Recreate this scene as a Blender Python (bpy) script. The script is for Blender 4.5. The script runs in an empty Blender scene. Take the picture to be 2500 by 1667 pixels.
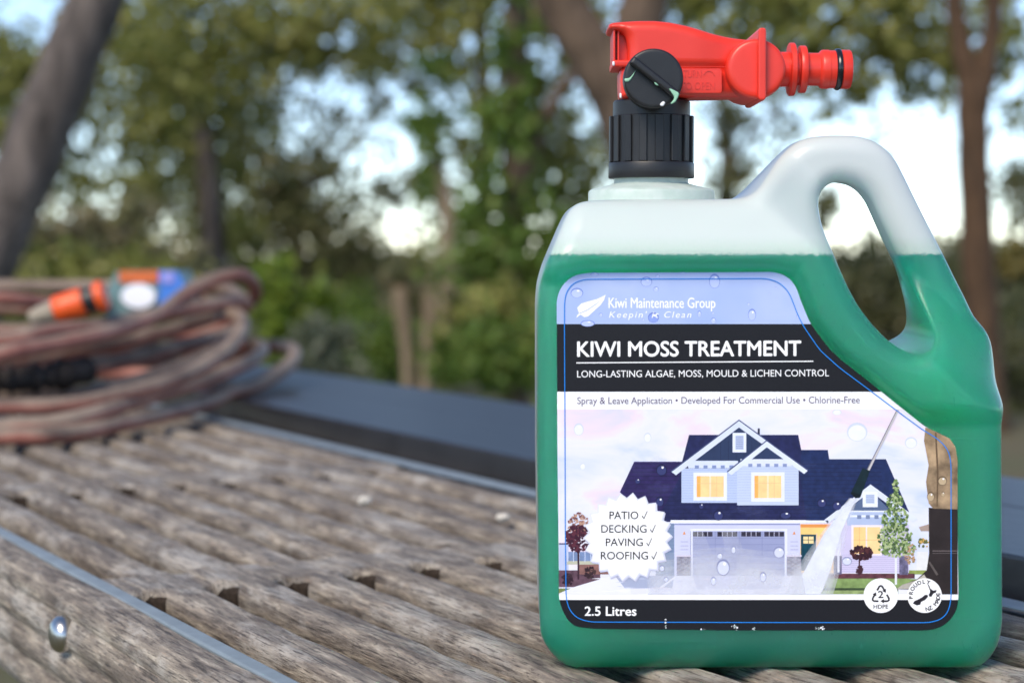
import bpy, bmesh, math, random
import numpy as np
from mathutils import Vector, Matrix
from mathutils.geometry import delaunay_2d_cdt

random.seed(7); rng = np.random.default_rng(11)
scene = bpy.context.scene
col = scene.collection

# ------------------------------------------------------------------ camera, sky, sun, exposure
FPX = 4450.0                       # focal length in photo pixels (photo 2500 x 1667)
CX, CY = 1250.0, 833.5
TZ = 0.75                          # height of the table top above the ground
ZC = TZ + 0.177                    # camera height
PITCH = math.atan(238.5 / FPX)
D = 0.746                          # distance of the bottle's front face
cam = bpy.data.cameras.new('camera'); camo = bpy.data.objects.new('camera', cam); col.objects.link(camo)
camo.location = (0, 0, ZC); camo.rotation_euler = (math.radians(90) - PITCH, 0, 0)
cam.sensor_width = 36; cam.sensor_fit = 'HORIZONTAL'; cam.lens = 36 * FPX / 2500
cam.clip_start = 0.01; cam.clip_end = 2000
cam.dof.use_dof = True; cam.dof.focus_distance = 0.783; cam.dof.aperture_fstop = 8.4
scene.camera = camo

SUN_EL, SUN_AZ = math.radians(44), math.radians(-150)      # azimuth measured from +Y towards +X (sun position)
world = bpy.data.worlds.new('World'); scene.world = world; world.use_nodes = True
wn = world.node_tree
sky = wn.nodes.new('ShaderNodeTexSky'); sky.sky_type = 'NISHITA'; sky.sun_disc = False
sky.sun_elevation = SUN_EL; sky.sun_rotation = SUN_AZ; sky.air_density = 0.72; sky.dust_density = 0.0; sky.ozone_density = 0.0; sky.altitude = 1500
bg = wn.nodes['Background']; bg.inputs[1].default_value = 0.15
wn.links.new(sky.outputs[0], bg.inputs[0])
sl = bpy.data.lights.new('sun', 'SUN'); sl.energy = 2.4; sl.angle = math.radians(30); sl.color = (1, 0.87, 0.70)
so = bpy.data.objects.new('sun', sl); col.objects.link(so)
sd = Vector((math.sin(SUN_AZ) * math.cos(SUN_EL), math.cos(SUN_AZ) * math.cos(SUN_EL), math.sin(SUN_EL)))
so.rotation_euler = (-sd).to_track_quat('-Z', 'Y').to_euler(); so.location = (0, 0, 8)
scene.view_settings.view_transform = 'Standard'; scene.view_settings.look = 'None'
scene.view_settings.gamma = 1; scene.view_settings.exposure = 0.78
scene.cycles.use_denoising = True
scene.cycles.max_bounces = 28; scene.cycles.volume_bounces = 24; scene.cycles.transmission_bounces = 12; scene.cycles.transparent_max_bounces = 40
scene.cycles.sample_clamp_indirect = 8

# ------------------------------------------------------------------ helpers
FW = Vector((0, math.cos(PITCH), -math.sin(PITCH))); UP = Vector((0, math.sin(PITCH), math.cos(PITCH)))
def P(px, py, Y):
    """A point of the photo at the real distance Y."""
    d = FW + Vector((1, 0, 0)) * ((px - CX) / FPX) + UP * ((CY - py) / FPX)
    t = Y / d.y
    return Vector((d.x * t, Y, ZC + d.z * t))
def PA(p, Y):
    p = np.asarray(p, float); Y = np.broadcast_to(np.asarray(Y, float), (len(p),))
    u = (p[:, 0] - CX) / FPX; v = (CY - p[:, 1]) / FPX
    dy = FW.y + UP.y * v; dz = FW.z + UP.z * v
    t = Y / dy
    return np.stack([u * t, Y, ZC + dz * t], 1)
def srgb(r, g, b):
    f = lambda c: (c / 255 / 12.92 if c <= 10 else ((c / 255 + 0.055) / 1.055) ** 2.4)
    return (f(r), f(g), f(b), 1)
def new_obj(name, me, parent=None, mat=None):
    o = bpy.data.objects.new(name, me); col.objects.link(o)
    if parent is not None: o.parent = parent
    if mat is not None and me is not None: me.materials.append(mat)
    return o
def empty(name, loc, rz=0.0):
    o = bpy.data.objects.new(name, None); col.objects.link(o); o.location = loc; o.rotation_euler = (0, 0, rz)
    o.empty_display_size = 0.05
    return o
def tag(o, label=None, cat=None, group=None, kind=None):
    if label: o['label'] = label
    if cat: o['category'] = cat
    if group: o['group'] = group
    if kind: o['kind'] = kind
    return o
def mesh(name, verts, faces, smooth=False):
    me = bpy.data.meshes.new(name); me.from_pydata([tuple(v) for v in verts], [], faces); me.update()
    if smooth: me.polygons.foreach_set('use_smooth', [True] * len(me.polygons))
    return me
def fast_mesh(name, V, Fq, smooth=False):
    """V (n,3), Fq (m,k) arrays."""
    me = bpy.data.meshes.new(name); n, m, k = len(V), len(Fq), Fq.shape[1]
    me.vertices.add(n); me.vertices.foreach_set('co', V.astype(np.float32).ravel())
    me.loops.add(m * k); me.loops.foreach_set('vertex_index', Fq.astype(np.int32).ravel())
    me.polygons.add(m); me.polygons.foreach_set('loop_start', np.arange(0, m * k, k, dtype=np.int32))
    me.polygons.foreach_set('loop_total', np.full(m, k, dtype=np.int32))
    if smooth: me.polygons.foreach_set('use_smooth', np.ones(m, dtype=bool))
    me.update(calc_edges=True)
    return me
def finish_bm(bm, name, parent, mat, off=(0, 0, 0), smooth=True):
    bmesh.ops.translate(bm, verts=bm.verts, vec=-Vector(off))
    bmesh.ops.recalc_face_normals(bm, faces=bm.faces)
    me = bpy.data.meshes.new(name); bm.to_mesh(me); bm.free()
    if smooth: me.polygons.foreach_set('use_smooth', [True] * len(me.polygons))
    return new_obj(name, me, parent, mat)
def catmull(pts, n=8, closed=False):
    pts = [np.asarray(p, float) for p in pts]; out = []; N = len(pts)
    for i in range(N if closed else N - 1):
        if closed: a, b, c, d = pts[i - 1], pts[i], pts[(i + 1) % N], pts[(i + 2) % N]
        else: a, b, c, d = pts[max(i - 1, 0)], pts[i], pts[i + 1], pts[min(i + 2, N - 1)]
        for k in range(n):
            t = k / n
            out.append(0.5 * ((2 * b) + (c - a) * t + (2 * a - 5 * b + 4 * c - d) * t * t + (3 * b - a - 3 * c + d) * t ** 3))
    if not closed: out.append(pts[-1])
    return np.array(out)
def resample(p, step, closed=True):
    q = np.vstack([p, p[:1]]) if closed else np.asarray(p)
    L = np.concatenate([[0], np.cumsum(np.linalg.norm(np.diff(q, axis=0), axis=1))])
    n = max(3, int(round(L[-1] / step)))
    s = np.linspace(0, L[-1], n, endpoint=not closed)
    return np.stack([np.interp(s, L, q[:, i]) for i in range(q.shape[1])], 1)
def seg_dist(pts, poly):
    A = poly; B = np.roll(poly, -1, 0); out = np.full(len(pts), 1e9)
    AB = B - A; L2 = (AB ** 2).sum(1) + 1e-12
    for i in range(0, len(pts), 2000):
        p = pts[i:i + 2000, None, :]
        t = np.clip(((p - A) * AB).sum(2) / L2, 0, 1)
        d = np.linalg.norm(p - (A + t[..., None] * AB), axis=2)
        out[i:i + 2000] = d.min(1)
    return out
def inside(pts, poly):
    x, y = pts[:, 0], pts[:, 1]; c = np.zeros(len(pts), bool); j = len(poly) - 1
    for i in range(len(poly)):
        xi, yi = poly[i]; xj, yj = poly[j]
        if yi != yj:
            c ^= ((yi > y) != (yj > y)) & (x < (xj - xi) * (y - yi) / (yj - yi) + xi)
        j = i
    return c
def sstep(a, b, x):
    t = np.clip((np.asarray(x, float) - a) / (b - a), 0, 1); return t * t * (3 - 2 * t)
def inflate(outline, holes, Hf, Rf, Yf, Ymid, grid=10.0, levels=6):
    """Rounded solid from an outline in photo pixels: half depth Hf, edge radius Rf (pixels), mapped at distance Yf."""
    polys = [outline] + holes
    pts = [p for p in polys]; allp = np.vstack(polys)
    segs = [(p, np.roll(p, -1, 0)) for p in polys]
    def dist(q):
        d = np.full(len(q), 1e9)
        for p in polys: d = np.minimum(d, seg_dist(q, p))
        return d
    def ins(q):
        m = inside(q, outline)
        for h in holes: m &= ~inside(q, h)
        return m
    extra = []
    for p in polys:
        tn = np.roll(p, -1, 0) - np.roll(p, 1, 0); nn = np.stack([-tn[:, 1], tn[:, 0]], 1)
        nn /= np.linalg.norm(nn, axis=1)[:, None] + 1e-9
        tst = ins(p + nn * 1.0); nn = np.where(tst[:, None], nn, -nn)
        R = Rf(p)
        for k in range(1, levels + 1):
            dd = R * (1 - math.cos(math.pi / 2 * k / levels)) if k > 1 else R * 0.025
            q = p + nn * dd[:, None]; ok = ins(q); d = dist(q)
            extra.append(q[ok & (d > dd * 0.93)])
    mn, mx = outline.min(0), outline.max(0)
    gx, gy = np.meshgrid(np.arange(mn[0], mx[0], grid), np.arange(mn[1], mx[1], grid))
    g = np.stack([gx.ravel(), gy.ravel()], 1); g = g[ins(g)]; g = g[dist(g) > Rf(g) * 1.03]
    extra.append(g)
    pin = np.vstack(extra); allv = np.vstack([allp, pin])
    edges = []; o = 0
    for p in polys:
        n = len(p); edges += [(o + i, o + (i + 1) % n) for i in range(n)]; o += n
    rv, re, rf, _, _, _ = delaunay_2d_cdt([Vector(v) for v in allv], edges, [], 0, 1e-4)
    rv = np.array([tuple(v) for v in rv]); rf = np.array([f for f in rf if len(f) == 3])
    cen = rv[rf].mean(1); rf = rf[ins(cen)]
    d = dist(rv); onb = d < 0.02; d[onb] = 0
    R = Rf(rv); H = Hf(rv); Rm = R * 0.000168
    Rm = np.minimum(Rm, H * 0.98)
    tt = np.clip(d / R, 0, 1)
    h = (H - Rm) + Rm * np.sqrt(np.clip(1 - (1 - tt) ** 2, 0, 1))
    base = PA(rv, Yf(rv, d))
    F = base.copy(); F[:, 1] = Ymid - h
    B = base.copy(); B[:, 1] = Ymid + h
    n = len(rv); V = np.vstack([F, B])
    faces = [tuple(f) for f in rf] + [tuple(f[::-1] + n) for f in rf]
    be = {}
    for f in rf:
        for a, b in ((f[0], f[1]), (f[1], f[2]), (f[2], f[0])):
            key = (min(a, b), max(a, b)); be[key] = be.get(key, 0) + 1
    for (a, b), c in be.items():
        if c == 1: faces.append((a, b, b + n, a + n))
    return V, faces
def solid(name, parent, mat, V, faces, off, smooth=True):
    bm = bmesh.new()
    vs = [bm.verts.new(tuple(v)) for v in V]
    for f in faces:
        try: bm.faces.new([vs[i] for i in f])
        except ValueError: pass
    loose = [v for v in bm.verts if not v.link_faces]
    bmesh.ops.delete(bm, geom=loose, context='VERTS')
    return finish_bm(bm, name, parent, mat, off, smooth)
def tube(path, rad, seg=12, cap=True):
    path = np.asarray(path, float); n = len(path); rad = np.broadcast_to(np.asarray(rad, float), (n,))
    T = np.gradient(path, axis=0); T /= np.linalg.norm(T, axis=1)[:, None] + 1e-12
    up = np.array([0, 0, 1.0]) if abs(T[0, 2]) < 0.9 else np.array([1.0, 0, 0])
    N = np.cross(T[0], up); N /= np.linalg.norm(N); V = []; 
    for i in range(n):
        N = N - T[i] * (N @ T[i]); N /= np.linalg.norm(N) + 1e-12; Bv = np.cross(T[i], N)
        a = np.linspace(0, 2 * math.pi, seg, endpoint=False)
        V.append(path[i] + rad[i] * (np.cos(a)[:, None] * N + np.sin(a)[:, None] * Bv))
    V = np.vstack(V); F = []
    for i in range(n - 1):
        for k in range(seg):
            F.append((i * seg + k, i * seg + (k + 1) % seg, (i + 1) * seg + (k + 1) % seg, (i + 1) * seg + k))
    if cap: F += [tuple(range(seg))[::-1], tuple(range((n - 1) * seg, n * seg))]
    return V, F
def lathe(prof, seg=64):
    """prof: list of (r, z) about local Z; closed ends if r==0."""
    V = []; F = []; n = len(prof)
    for r, z in prof:
        for k in range(seg):
            a = 2 * math.pi * k / seg; V.append((r * math.cos(a), r * math.sin(a), z))
    for i in range(n - 1):
        for k in range(seg):
            F.append((i * seg + k, i * seg + (k + 1) % seg, (i + 1) * seg + (k + 1) % seg, (i + 1) * seg + k))
    F.append(tuple(range(seg))[::-1]); F.append(tuple(range((n - 1) * seg, n * seg)))
    return np.array(V), F
def auto_smooth(o, ang=20):
    me = o.data
    bm = bmesh.new(); bm.from_mesh(me)
    for e in bm.edges:
        if len(e.link_faces) == 2 and e.calc_face_angle(0) > math.radians(ang): e.smooth = False
    bm.to_mesh(me); bm.free()
    return o
def rbox(x0, x1, y0, y1, z0, z1, bev=0.002, seg=2):
    bm = bmesh.new()
    bmesh.ops.create_cube(bm, size=1, matrix=Matrix.Translation(((x0 + x1) / 2, (y0 + y1) / 2, (z0 + z1) / 2)) @ Matrix.Diagonal((x1 - x0, y1 - y0, z1 - z0, 1)))
    if bev > 0: bmesh.ops.bevel(bm, geom=list(bm.edges), offset=bev, segments=seg, profile=0.5, affect='EDGES')
    return bm

# ------------------------------------------------------------------ materials
MATS = {}
def nodes_of(name):
    m = bpy.data.materials.new(name); m.use_nodes = True; MATS[name] = m
    return m, m.node_tree, m.node_tree.nodes['Principled BSDF']
def N(nt, t, **kw):
    n = nt.nodes.new(t)
    for k, v in kw.items(): setattr(n, k, v)
    return n
def ramp(nt, stops, inp=None, interp='LINEAR'):
    r = N(nt, 'ShaderNodeValToRGB'); e = r.color_ramp; e.interpolation = interp
    while len(e.elements) < len(stops): e.elements.new(0.5)
    for el, (p, c) in zip(e.elements, stops):
        el.position = p; el.color = c if len(c) == 4 else (*c, 1)
    if inp is not None: nt.links.new(inp, r.inputs[0])
    return r
def noise(nt, vec, scale, detail=4, rough=0.55, dist=0.0):
    n = N(nt, 'ShaderNodeTexNoise'); n.inputs['Scale'].default_value = scale; n.inputs['Detail'].default_value = detail
    n.inputs['Roughness'].default_value = rough; n.inputs['Distortion'].default_value = dist
    if vec is not None: nt.links.new(vec, n.inputs['Vector'])
    return n
def mixc(nt, fac, a, b, mode='MIX'):
    m = N(nt, 'ShaderNodeMix', data_type='RGBA', blend_type=mode)
    for idx, v in ((0, fac), (6, a), (7, b)):
        if isinstance(v, bpy.types.NodeSocket): nt.links.new(v, m.inputs[idx])
        elif isinstance(v, (int, float)): m.inputs[idx].default_value = v
        else: m.inputs[idx].default_value = v if len(v) == 4 else (*v, 1)
    return m.outputs[2]
def math_n(nt, op, a, b=None, clamp=False):
    m = N(nt, 'ShaderNodeMath', operation=op, use_clamp=clamp)
    for i, v in ((0, a), (1, b)):
        if v is None: continue
        if isinstance(v, bpy.types.NodeSocket): nt.links.new(v, m.inputs[i])
        else: m.inputs[i].default_value = v
    return m.outputs[0]
def mapping(nt, vec, scale=(1, 1, 1), loc=None):
    m = N(nt, 'ShaderNodeMapping'); nt.links.new(vec, m.inputs[0]); m.inputs['Scale'].default_value = scale
    if loc is not None: nt.links.new(loc, m.inputs['Location'])
    return m.outputs[0]
def bump(nt, h, strength, dist, bs):
    b = N(nt, 'ShaderNodeBump'); b.inputs['Strength'].default_value = strength; b.inputs['Distance'].default_value = dist
    nt.links.new(h, b.inputs['Height']); nt.links.new(b.outputs[0], bs.inputs['Normal']); return b
def plain(name, c, rough=0.5, spec=0.5, metal=0.0, nz=0.0, nscale=40, bmp=0.0, bscale=200, bdist=0.0005):
    m, nt, bs = nodes_of(name)
    bs.inputs['Roughness'].default_value = rough; bs.inputs['Specular IOR Level'].default_value = spec; bs.inputs['Metallic'].default_value = metal
    tc = N(nt, 'ShaderNodeTexCoord')
    if nz > 0:
        n = noise(nt, tc.outputs['Object'], nscale, 5)
        r = ramp(nt, [(0.3, tuple(x * (1 - nz) for x in c[:3])), (0.7, tuple(min(1, x * (1 + nz)) for x in c[:3]))], n.outputs[0])
        nt.links.new(r.outputs[0], bs.inputs['Base Color'])
    else: bs.inputs['Base Color'].default_value = c if len(c) == 4 else (*c, 1)
    if bmp > 0:
        n2 = noise(nt, tc.outputs['Object'], bscale, 3); bump(nt, n2.outputs[0], bmp, bdist, bs)
    return m

def wood_mat():
    m, nt, bs = nodes_of('weathered_wood')
    tc = N(nt, 'ShaderNodeTexCoord'); oi = N(nt, 'ShaderNodeObjectInfo')
    off = N(nt, 'ShaderNodeCombineXYZ')
    for i, k in enumerate((3.1, 7.7, 1.9)): nt.links.new(math_n(nt, 'MULTIPLY', oi.outputs['Random'], k), off.inputs[i])
    obj = tc.outputs['Object']
    fine = noise(nt, mapping(nt, obj, (1, 0.05, 1), off.outputs[0]), 1000, 4, 0.7, 0.0)
    mid = noise(nt, mapping(nt, obj, (1, 0.11, 1), off.outputs[0]), 230, 6, 0.68, 0.15)
    big = noise(nt, mapping(nt, obj, (1, 0.35, 1), off.outputs[0]), 34, 6, 0.68, 0.2)
    big2 = noise(nt, mapping(nt, obj, (1, 0.3, 1), off.outputs[0]), 48, 6, 0.7, 0.2)
    speck = noise(nt, mapping(nt, obj, (1, 0.4, 1), off.outputs[0]), 620, 3, 0.7)
    base = ramp(nt, [(0.31, srgb(66, 61, 57)), (0.44, srgb(121, 112, 103)), (0.56, srgb(150, 140, 127)), (0.70, srgb(196, 185, 168))], mid.outputs[0])
    # large pale and brown patches
    pale = ramp(nt, [(0.5, (0, 0, 0)), (0.60, (1, 1, 1))], big.outputs[0])
    c = mixc(nt, math_n(nt, 'MULTIPLY', pale.outputs[0], 0.6), base.outputs[0], srgb(188, 183, 175))
    brown = ramp(nt, [(0.52, (0, 0, 0)), (0.62, (1, 1, 1))], big2.outputs[0])
    c = mixc(nt, math_n(nt, 'MULTIPLY', brown.outputs[0], 0.55), c, srgb(92, 81, 71))
    # tan fibre streaks
    tan = ramp(nt, [(0.6, (0, 0, 0)), (0.72, (1, 1, 1))], fine.outputs[0])
    c = mixc(nt, math_n(nt, 'MULTIPLY', tan.outputs[0], 0.55), c, srgb(196, 170, 148))
    # dark cracks and lichen specks
    dk = ramp(nt, [(0.38, (1, 1, 1)), (0.47, (0, 0, 0))], fine.outputs[0])
    c = mixc(nt, math_n(nt, 'MULTIPLY', dk.outputs[0], 0.8), c, srgb(58, 52, 50))
    sp = ramp(nt, [(0.3, (1, 1, 1)), (0.4, (0, 0, 0))], speck.outputs[0])
    c = mixc(nt, math_n(nt, 'MULTIPLY', sp.outputs[0], 0.65), c, srgb(66, 62, 60))
    nt.links.new(c, bs.inputs['Base Color'])
    bs.inputs['Roughness'].default_value = 0.72; bs.inputs['Specular IOR Level'].default_value = 0.35
    hs = math_n(nt, 'ADD', math_n(nt, 'MULTIPLY', fine.outputs[0], 0.6), mid.outputs[0])
    bump(nt, hs, 0.8, 0.0018, bs)
    return m
def hdpe_mat():
    m, nt, bs = nodes_of('filled_plastic')
    tc = N(nt, 'ShaderNodeTexCoord'); sep = N(nt, 'ShaderNodeSeparateXYZ'); obj = tc.outputs['Object']
    nt.links.new(obj, sep.inputs[0])
    lvl = P(1700, 622, 0.746).z - TZ                      # fill height of the liquid
    wob = noise(nt, obj, 700, 3, 0.7)
    z = math_n(nt, 'ADD', sep.outputs[2], math_n(nt, 'MULTIPLY', math_n(nt, 'SUBTRACT', wob.outputs[0], 0.5), 0.0035))
    zz = math_n(nt, 'MULTIPLY', math_n(nt, 'SUBTRACT', z, lvl), 1000.0)        # millimetres above the liquid
    liq = N(nt, 'ShaderNodeMapRange'); nt.links.new(zz, liq.inputs[0]); liq.inputs[1].default_value = -0.5; liq.inputs[2].default_value = 0.6
    foam = N(nt, 'ShaderNodeMapRange'); nt.links.new(zz, foam.inputs[0]); foam.inputs[1].default_value = 1.0; foam.inputs[2].default_value = 7.5
    vor = N(nt, 'ShaderNodeTexVoronoi', feature='DISTANCE_TO_EDGE'); vor.inputs['Scale'].default_value = 420; nt.links.new(obj, vor.inputs['Vector'])
    cell = ramp(nt, [(0.0, (1, 1, 1)), (0.25, (0.35, 0.35, 0.35))], vor.outputs['Distance'])
    fm = mixc(nt, math_n(nt, 'MULTIPLY', cell.outputs[0], 0.5), (0.70, 0.84, 0.75), (0.84, 0.93, 0.86))
    top = mixc(nt, foam.outputs[0], fm, (0.90, 0.945, 0.945))
    cd = mixc(nt, liq.outputs[0], (0.09, 0.40, 0.34), top)
    df = N(nt, 'ShaderNodeBsdfDiffuse'); nt.links.new(cd, df.inputs[0])
    tr = N(nt, 'ShaderNodeBsdfTranslucent'); nt.links.new(mixc(nt, liq.outputs[0], (0.9, 0.97, 0.95), (0.90, 0.95, 0.95)), tr.inputs[0])
    rf = N(nt, 'ShaderNodeBsdfRefraction'); rf.inputs['Roughness'].default_value = 0.5; rf.inputs['IOR'].default_value = 1.2; rf.inputs[0].default_value = (0.96, 0.98, 0.98, 1)
    dry = N(nt, 'ShaderNodeMixShader'); dry.inputs[0].default_value = 0.42; nt.links.new(df.outputs[0], dry.inputs[1]); nt.links.new(tr.outputs[0], dry.inputs[2])
    wet = N(nt, 'ShaderNodeMixShader'); wet.inputs[0].default_value = 0.88; nt.links.new(df.outputs[0], wet.inputs[1]); nt.links.new(rf.outputs[0], wet.inputs[2])
    mx = N(nt, 'ShaderNodeMixShader'); nt.links.new(liq.outputs[0], mx.inputs[0]); nt.links.new(wet.outputs[0], mx.inputs[1]); nt.links.new(dry.outputs[0], mx.inputs[2])
    gl = N(nt, 'ShaderNodeBsdfGlossy'); gl.inputs['Roughness'].default_value = 0.34
    fr = N(nt, 'ShaderNodeFresnel'); fr.inputs['IOR'].default_value = 1.5
    out_ = N(nt, 'ShaderNodeMixShader'); nt.links.new(fr.outputs[0], out_.inputs[0]); nt.links.new(mx.outputs[0], out_.inputs[1]); nt.links.new(gl.outputs[0], out_.inputs[2])
    fn = noise(nt, obj, 260, 3, 0.5); b = N(nt, 'ShaderNodeBump'); b.inputs['Strength'].default_value = 0.12; b.inputs['Distance'].default_value = 0.0004
    hsum = math_n(nt, 'MULTIPLY', fn.outputs[0], 0.5)
    for py_ in (1512, 1071):
        z0 = P(1700, py_, 0.746).z - TZ
        ridge = math_n(nt, 'SUBTRACT', 1.0, math_n(nt, 'DIVIDE', math_n(nt, 'ABSOLUTE', math_n(nt, 'SUBTRACT', sep.outputs[2], z0)), 0.0005), True)
        hsum = math_n(nt, 'ADD', hsum, math_n(nt, 'MULTIPLY', ridge, 1.6))
    nt.links.new(hsum, b.inputs['Height'])
    sc1 = noise(nt, mapping(nt, obj, (1, 1, 0.25)), 900, 2, 0.5); sc2 = noise(nt, obj, 28, 3)
    scr = math_n(nt, 'MULTIPLY', ramp(nt, [(0.66, (0, 0, 0)), (0.70, (1, 1, 1))], sc1.outputs[0]).outputs[0], ramp(nt, [(0.55, (0, 0, 0)), (0.65, (1, 1, 1))], sc2.outputs[0]).outputs[0])
    nt.links.new(math_n(nt, 'ADD', math_n(nt, 'MULTIPLY', sc2.outputs[0], 0.22), 0.24), gl.inputs['Roughness'])
    nt.links.new(math_n(nt, 'SUBTRACT', 0.88, math_n(nt, 'MULTIPLY', scr, 0.35)), wet.inputs[0])
    for q in (df, tr, rf, gl): nt.links.new(b.outputs[0], q.inputs['Normal'])
    nt.nodes.remove(bs)
    nt.links.new(out_.outputs[0], nt.nodes['Material Output'].inputs[0])
    return m
def liquid_mat():
    m, nt, bs = nodes_of('green_liquid'); nt.nodes.remove(bs)
    sc_ = N(nt, 'ShaderNodeVolumeScatter'); sc_.inputs['Color'].default_value = (1, 1, 1, 1); sc_.inputs['Density'].default_value = 140; sc_.inputs['Anisotropy'].default_value = 0.3
    ab = N(nt, 'ShaderNodeVolumeAbsorption'); ab.inputs['Color'].default_value = (0.0, 0.9992, 0.892, 1); ab.inputs['Density'].default_value = 200
    ad = N(nt, 'ShaderNodeAddShader'); nt.links.new(sc_.outputs[0], ad.inputs[0]); nt.links.new(ab.outputs[0], ad.inputs[1])
    nt.links.new(ad.outputs[0], nt.nodes['Material Output'].inputs['Volume'])
    return m
def milky_mat():
    m, nt, bs = nodes_of('milky_plastic')
    tc = N(nt, 'ShaderNodeTexCoord'); n = noise(nt, tc.outputs['Object'], 120, 4)
    r = ramp(nt, [(0.35, (0.62, 0.74, 0.68)), (0.65, (0.80, 0.88, 0.84))], n.outputs[0])
    nt.links.new(r.outputs[0], bs.inputs['Base Color']); bs.inputs['Roughness'].default_value = 0.4
    tr = N(nt, 'ShaderNodeBsdfTranslucent'); tr.inputs[0].default_value = (0.85, 0.93, 0.88, 1)
    mx = N(nt, 'ShaderNodeMixShader'); mx.inputs[0].default_value = 0.35
    nt.links.new(bs.outputs[0], mx.inputs[1]); nt.links.new(tr.outputs[0], mx.inputs[2])
    nt.links.new(mx.outputs[0], nt.nodes['Material Output'].inputs[0])
    return m
def leaf_mat(name, cols, trans=0.35):
    m, nt, bs = nodes_of(name)
    g = N(nt, 'ShaderNodeNewGeometry')
    k = len(cols); r = ramp(nt, [(i / max(1, k - 1), c) for i, c in enumerate(cols)], g.outputs['Random Per Island'])
    nt.links.new(r.outputs[0], bs.inputs['Base Color']); bs.inputs['Roughness'].default_value = 0.5; bs.inputs['Specular IOR Level'].default_value = 0.3
    tr = N(nt, 'ShaderNodeBsdfTranslucent')
    nt.links.new(mixc(nt, 0.5, r.outputs[0], (0.10, 0.14, 0.02)), tr.inputs[0])
    mx = N(nt, 'ShaderNodeMixShader'); mx.inputs[0].default_value = trans
    nt.links.new(bs.outputs[0], mx.inputs[1]); nt.links.new(tr.outputs[0], mx.inputs[2])
    nt.links.new(mx.outputs[0], nt.nodes['Material Output'].inputs[0])
    return m
def bark_mat(name, a, b, scale=9):
    m, nt, bs = nodes_of(name)
    tc = N(nt, 'ShaderNodeTexCoord'); v = mapping(nt, tc.outputs['Object'], (1, 1, 0.3))
    n = noise(nt, v, scale, 6, 0.65, 0.5); r = ramp(nt, [(0.32, a), (0.68, b)], n.outputs[0])
    nt.links.new(r.outputs[0], bs.inputs['Base Color']); bs.inputs['Roughness'].default_value = 0.85
    bump(nt, n.outputs[0], 1.0, 0.03, bs); return m

M_wood = wood_mat(); M_hdpe = hdpe_mat(); M_liquid = liquid_mat(); M_milky = milky_mat()
M_endshade = plain('shade_darkened_end_grain', srgb(54, 46, 40), 0.85, 0.2, 0, 0.5, 500, 0.6, 900, 0.001)  # end grain coloured dark to stand in for shade at the slot ends
M_metal = plain('galvanised_strip', (0.21, 0.255, 0.29), 0.6, 0.4, 0.0, 0.12, 60, 0.15, 500)
M_black_paint = plain('black_painted_board', (0.016, 0.017, 0.020), 0.40, 0.8, 0, 0.25, 30, 0.3, 90, 0.001)
M_chrome = plain('bolt_steel', (0.52, 0.51, 0.50), 0.28, 0.5, 1.0, 0.05, 300)
M_red = plain('red_plastic', (0.76, 0.040, 0.022), 0.36, 0.5, 0, 0.04, 60, 0.06, 900, 0.0002)
M_blackp = plain('black_plastic', (0.013, 0.013, 0.015), 0.42, 0.5, 0, 0.15, 200, 0.25, 2500, 0.0002)
M_rubber = plain('black_rubber', (0.010, 0.010, 0.013), 0.22, 0.6, 0, 0.1, 200)
M_residue = plain('pale_residue', srgb(150, 200, 170), 0.5, 0.4, 0, 0.15, 900)
M_paper = plain('white_print', srgb(240, 241, 248), 0.5, 0.3)
M_orange = plain('orange_plastic', (0.80, 0.10, 0.015), 0.4, 0.5, 0, 0.08, 60)
M_ground = None

# ------------------------------------------------------------------ ground
def ground():
    m, nt, bs = nodes_of('ground_litter')
    tc = N(nt, 'ShaderNodeTexCoord'); n = noise(nt, tc.outputs['Object'], 0.5, 6, 0.6); n2 = noise(nt, tc.outputs['Object'], 9, 5, 0.7)
    a = ramp(nt, [(0.35, (0.06, 0.085, 0.022)), (0.55, (0.10, 0.085, 0.04)), (0.7, (0.06, 0.10, 0.025))], n.outputs[0])
    c = mixc(nt, math_n(nt, 'MULTIPLY', n2.outputs[0], 0.5), a.outputs[0], (0.13, 0.10, 0.06), 'MIX')
    nt.links.new(c, bs.inputs['Base Color']); bs.inputs['Roughness'].default_value = 0.9
    bump(nt, n2.outputs[0], 0.6, 0.05, bs)
    xs = np.concatenate([[-600, -200, -80], np.linspace(-40, 40, 41), [80, 200, 600]]); ys = np.concatenate([[-400, -100, -30], np.linspace(-12, 60, 46), [90, 200, 900]])
    V = []
    for y in ys:
        for x in xs:
            far = max(0, y - 22)
            z = 0.06 * math.sin(x * 0.9 + y * 0.5) * math.sin(y * 0.7) - 0.10 * min(far, 60) if abs(x) < 50 and -20 < y < 70 else -0.10 * min(far, 60)
            if math.hypot(x, y - 1) < 4: z *= 0.0
            V.append((x, y, z))
    nx = len(xs); F = [(j * nx + i, j * nx + i + 1, (j + 1) * nx + i + 1, (j + 1) * nx + i) for j in range(len(ys) - 1) for i in range(nx - 1)]
    o = new_obj('ground', mesh('ground', V, F, True), None, m); o['kind'] = 'structure'
ground()

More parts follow.
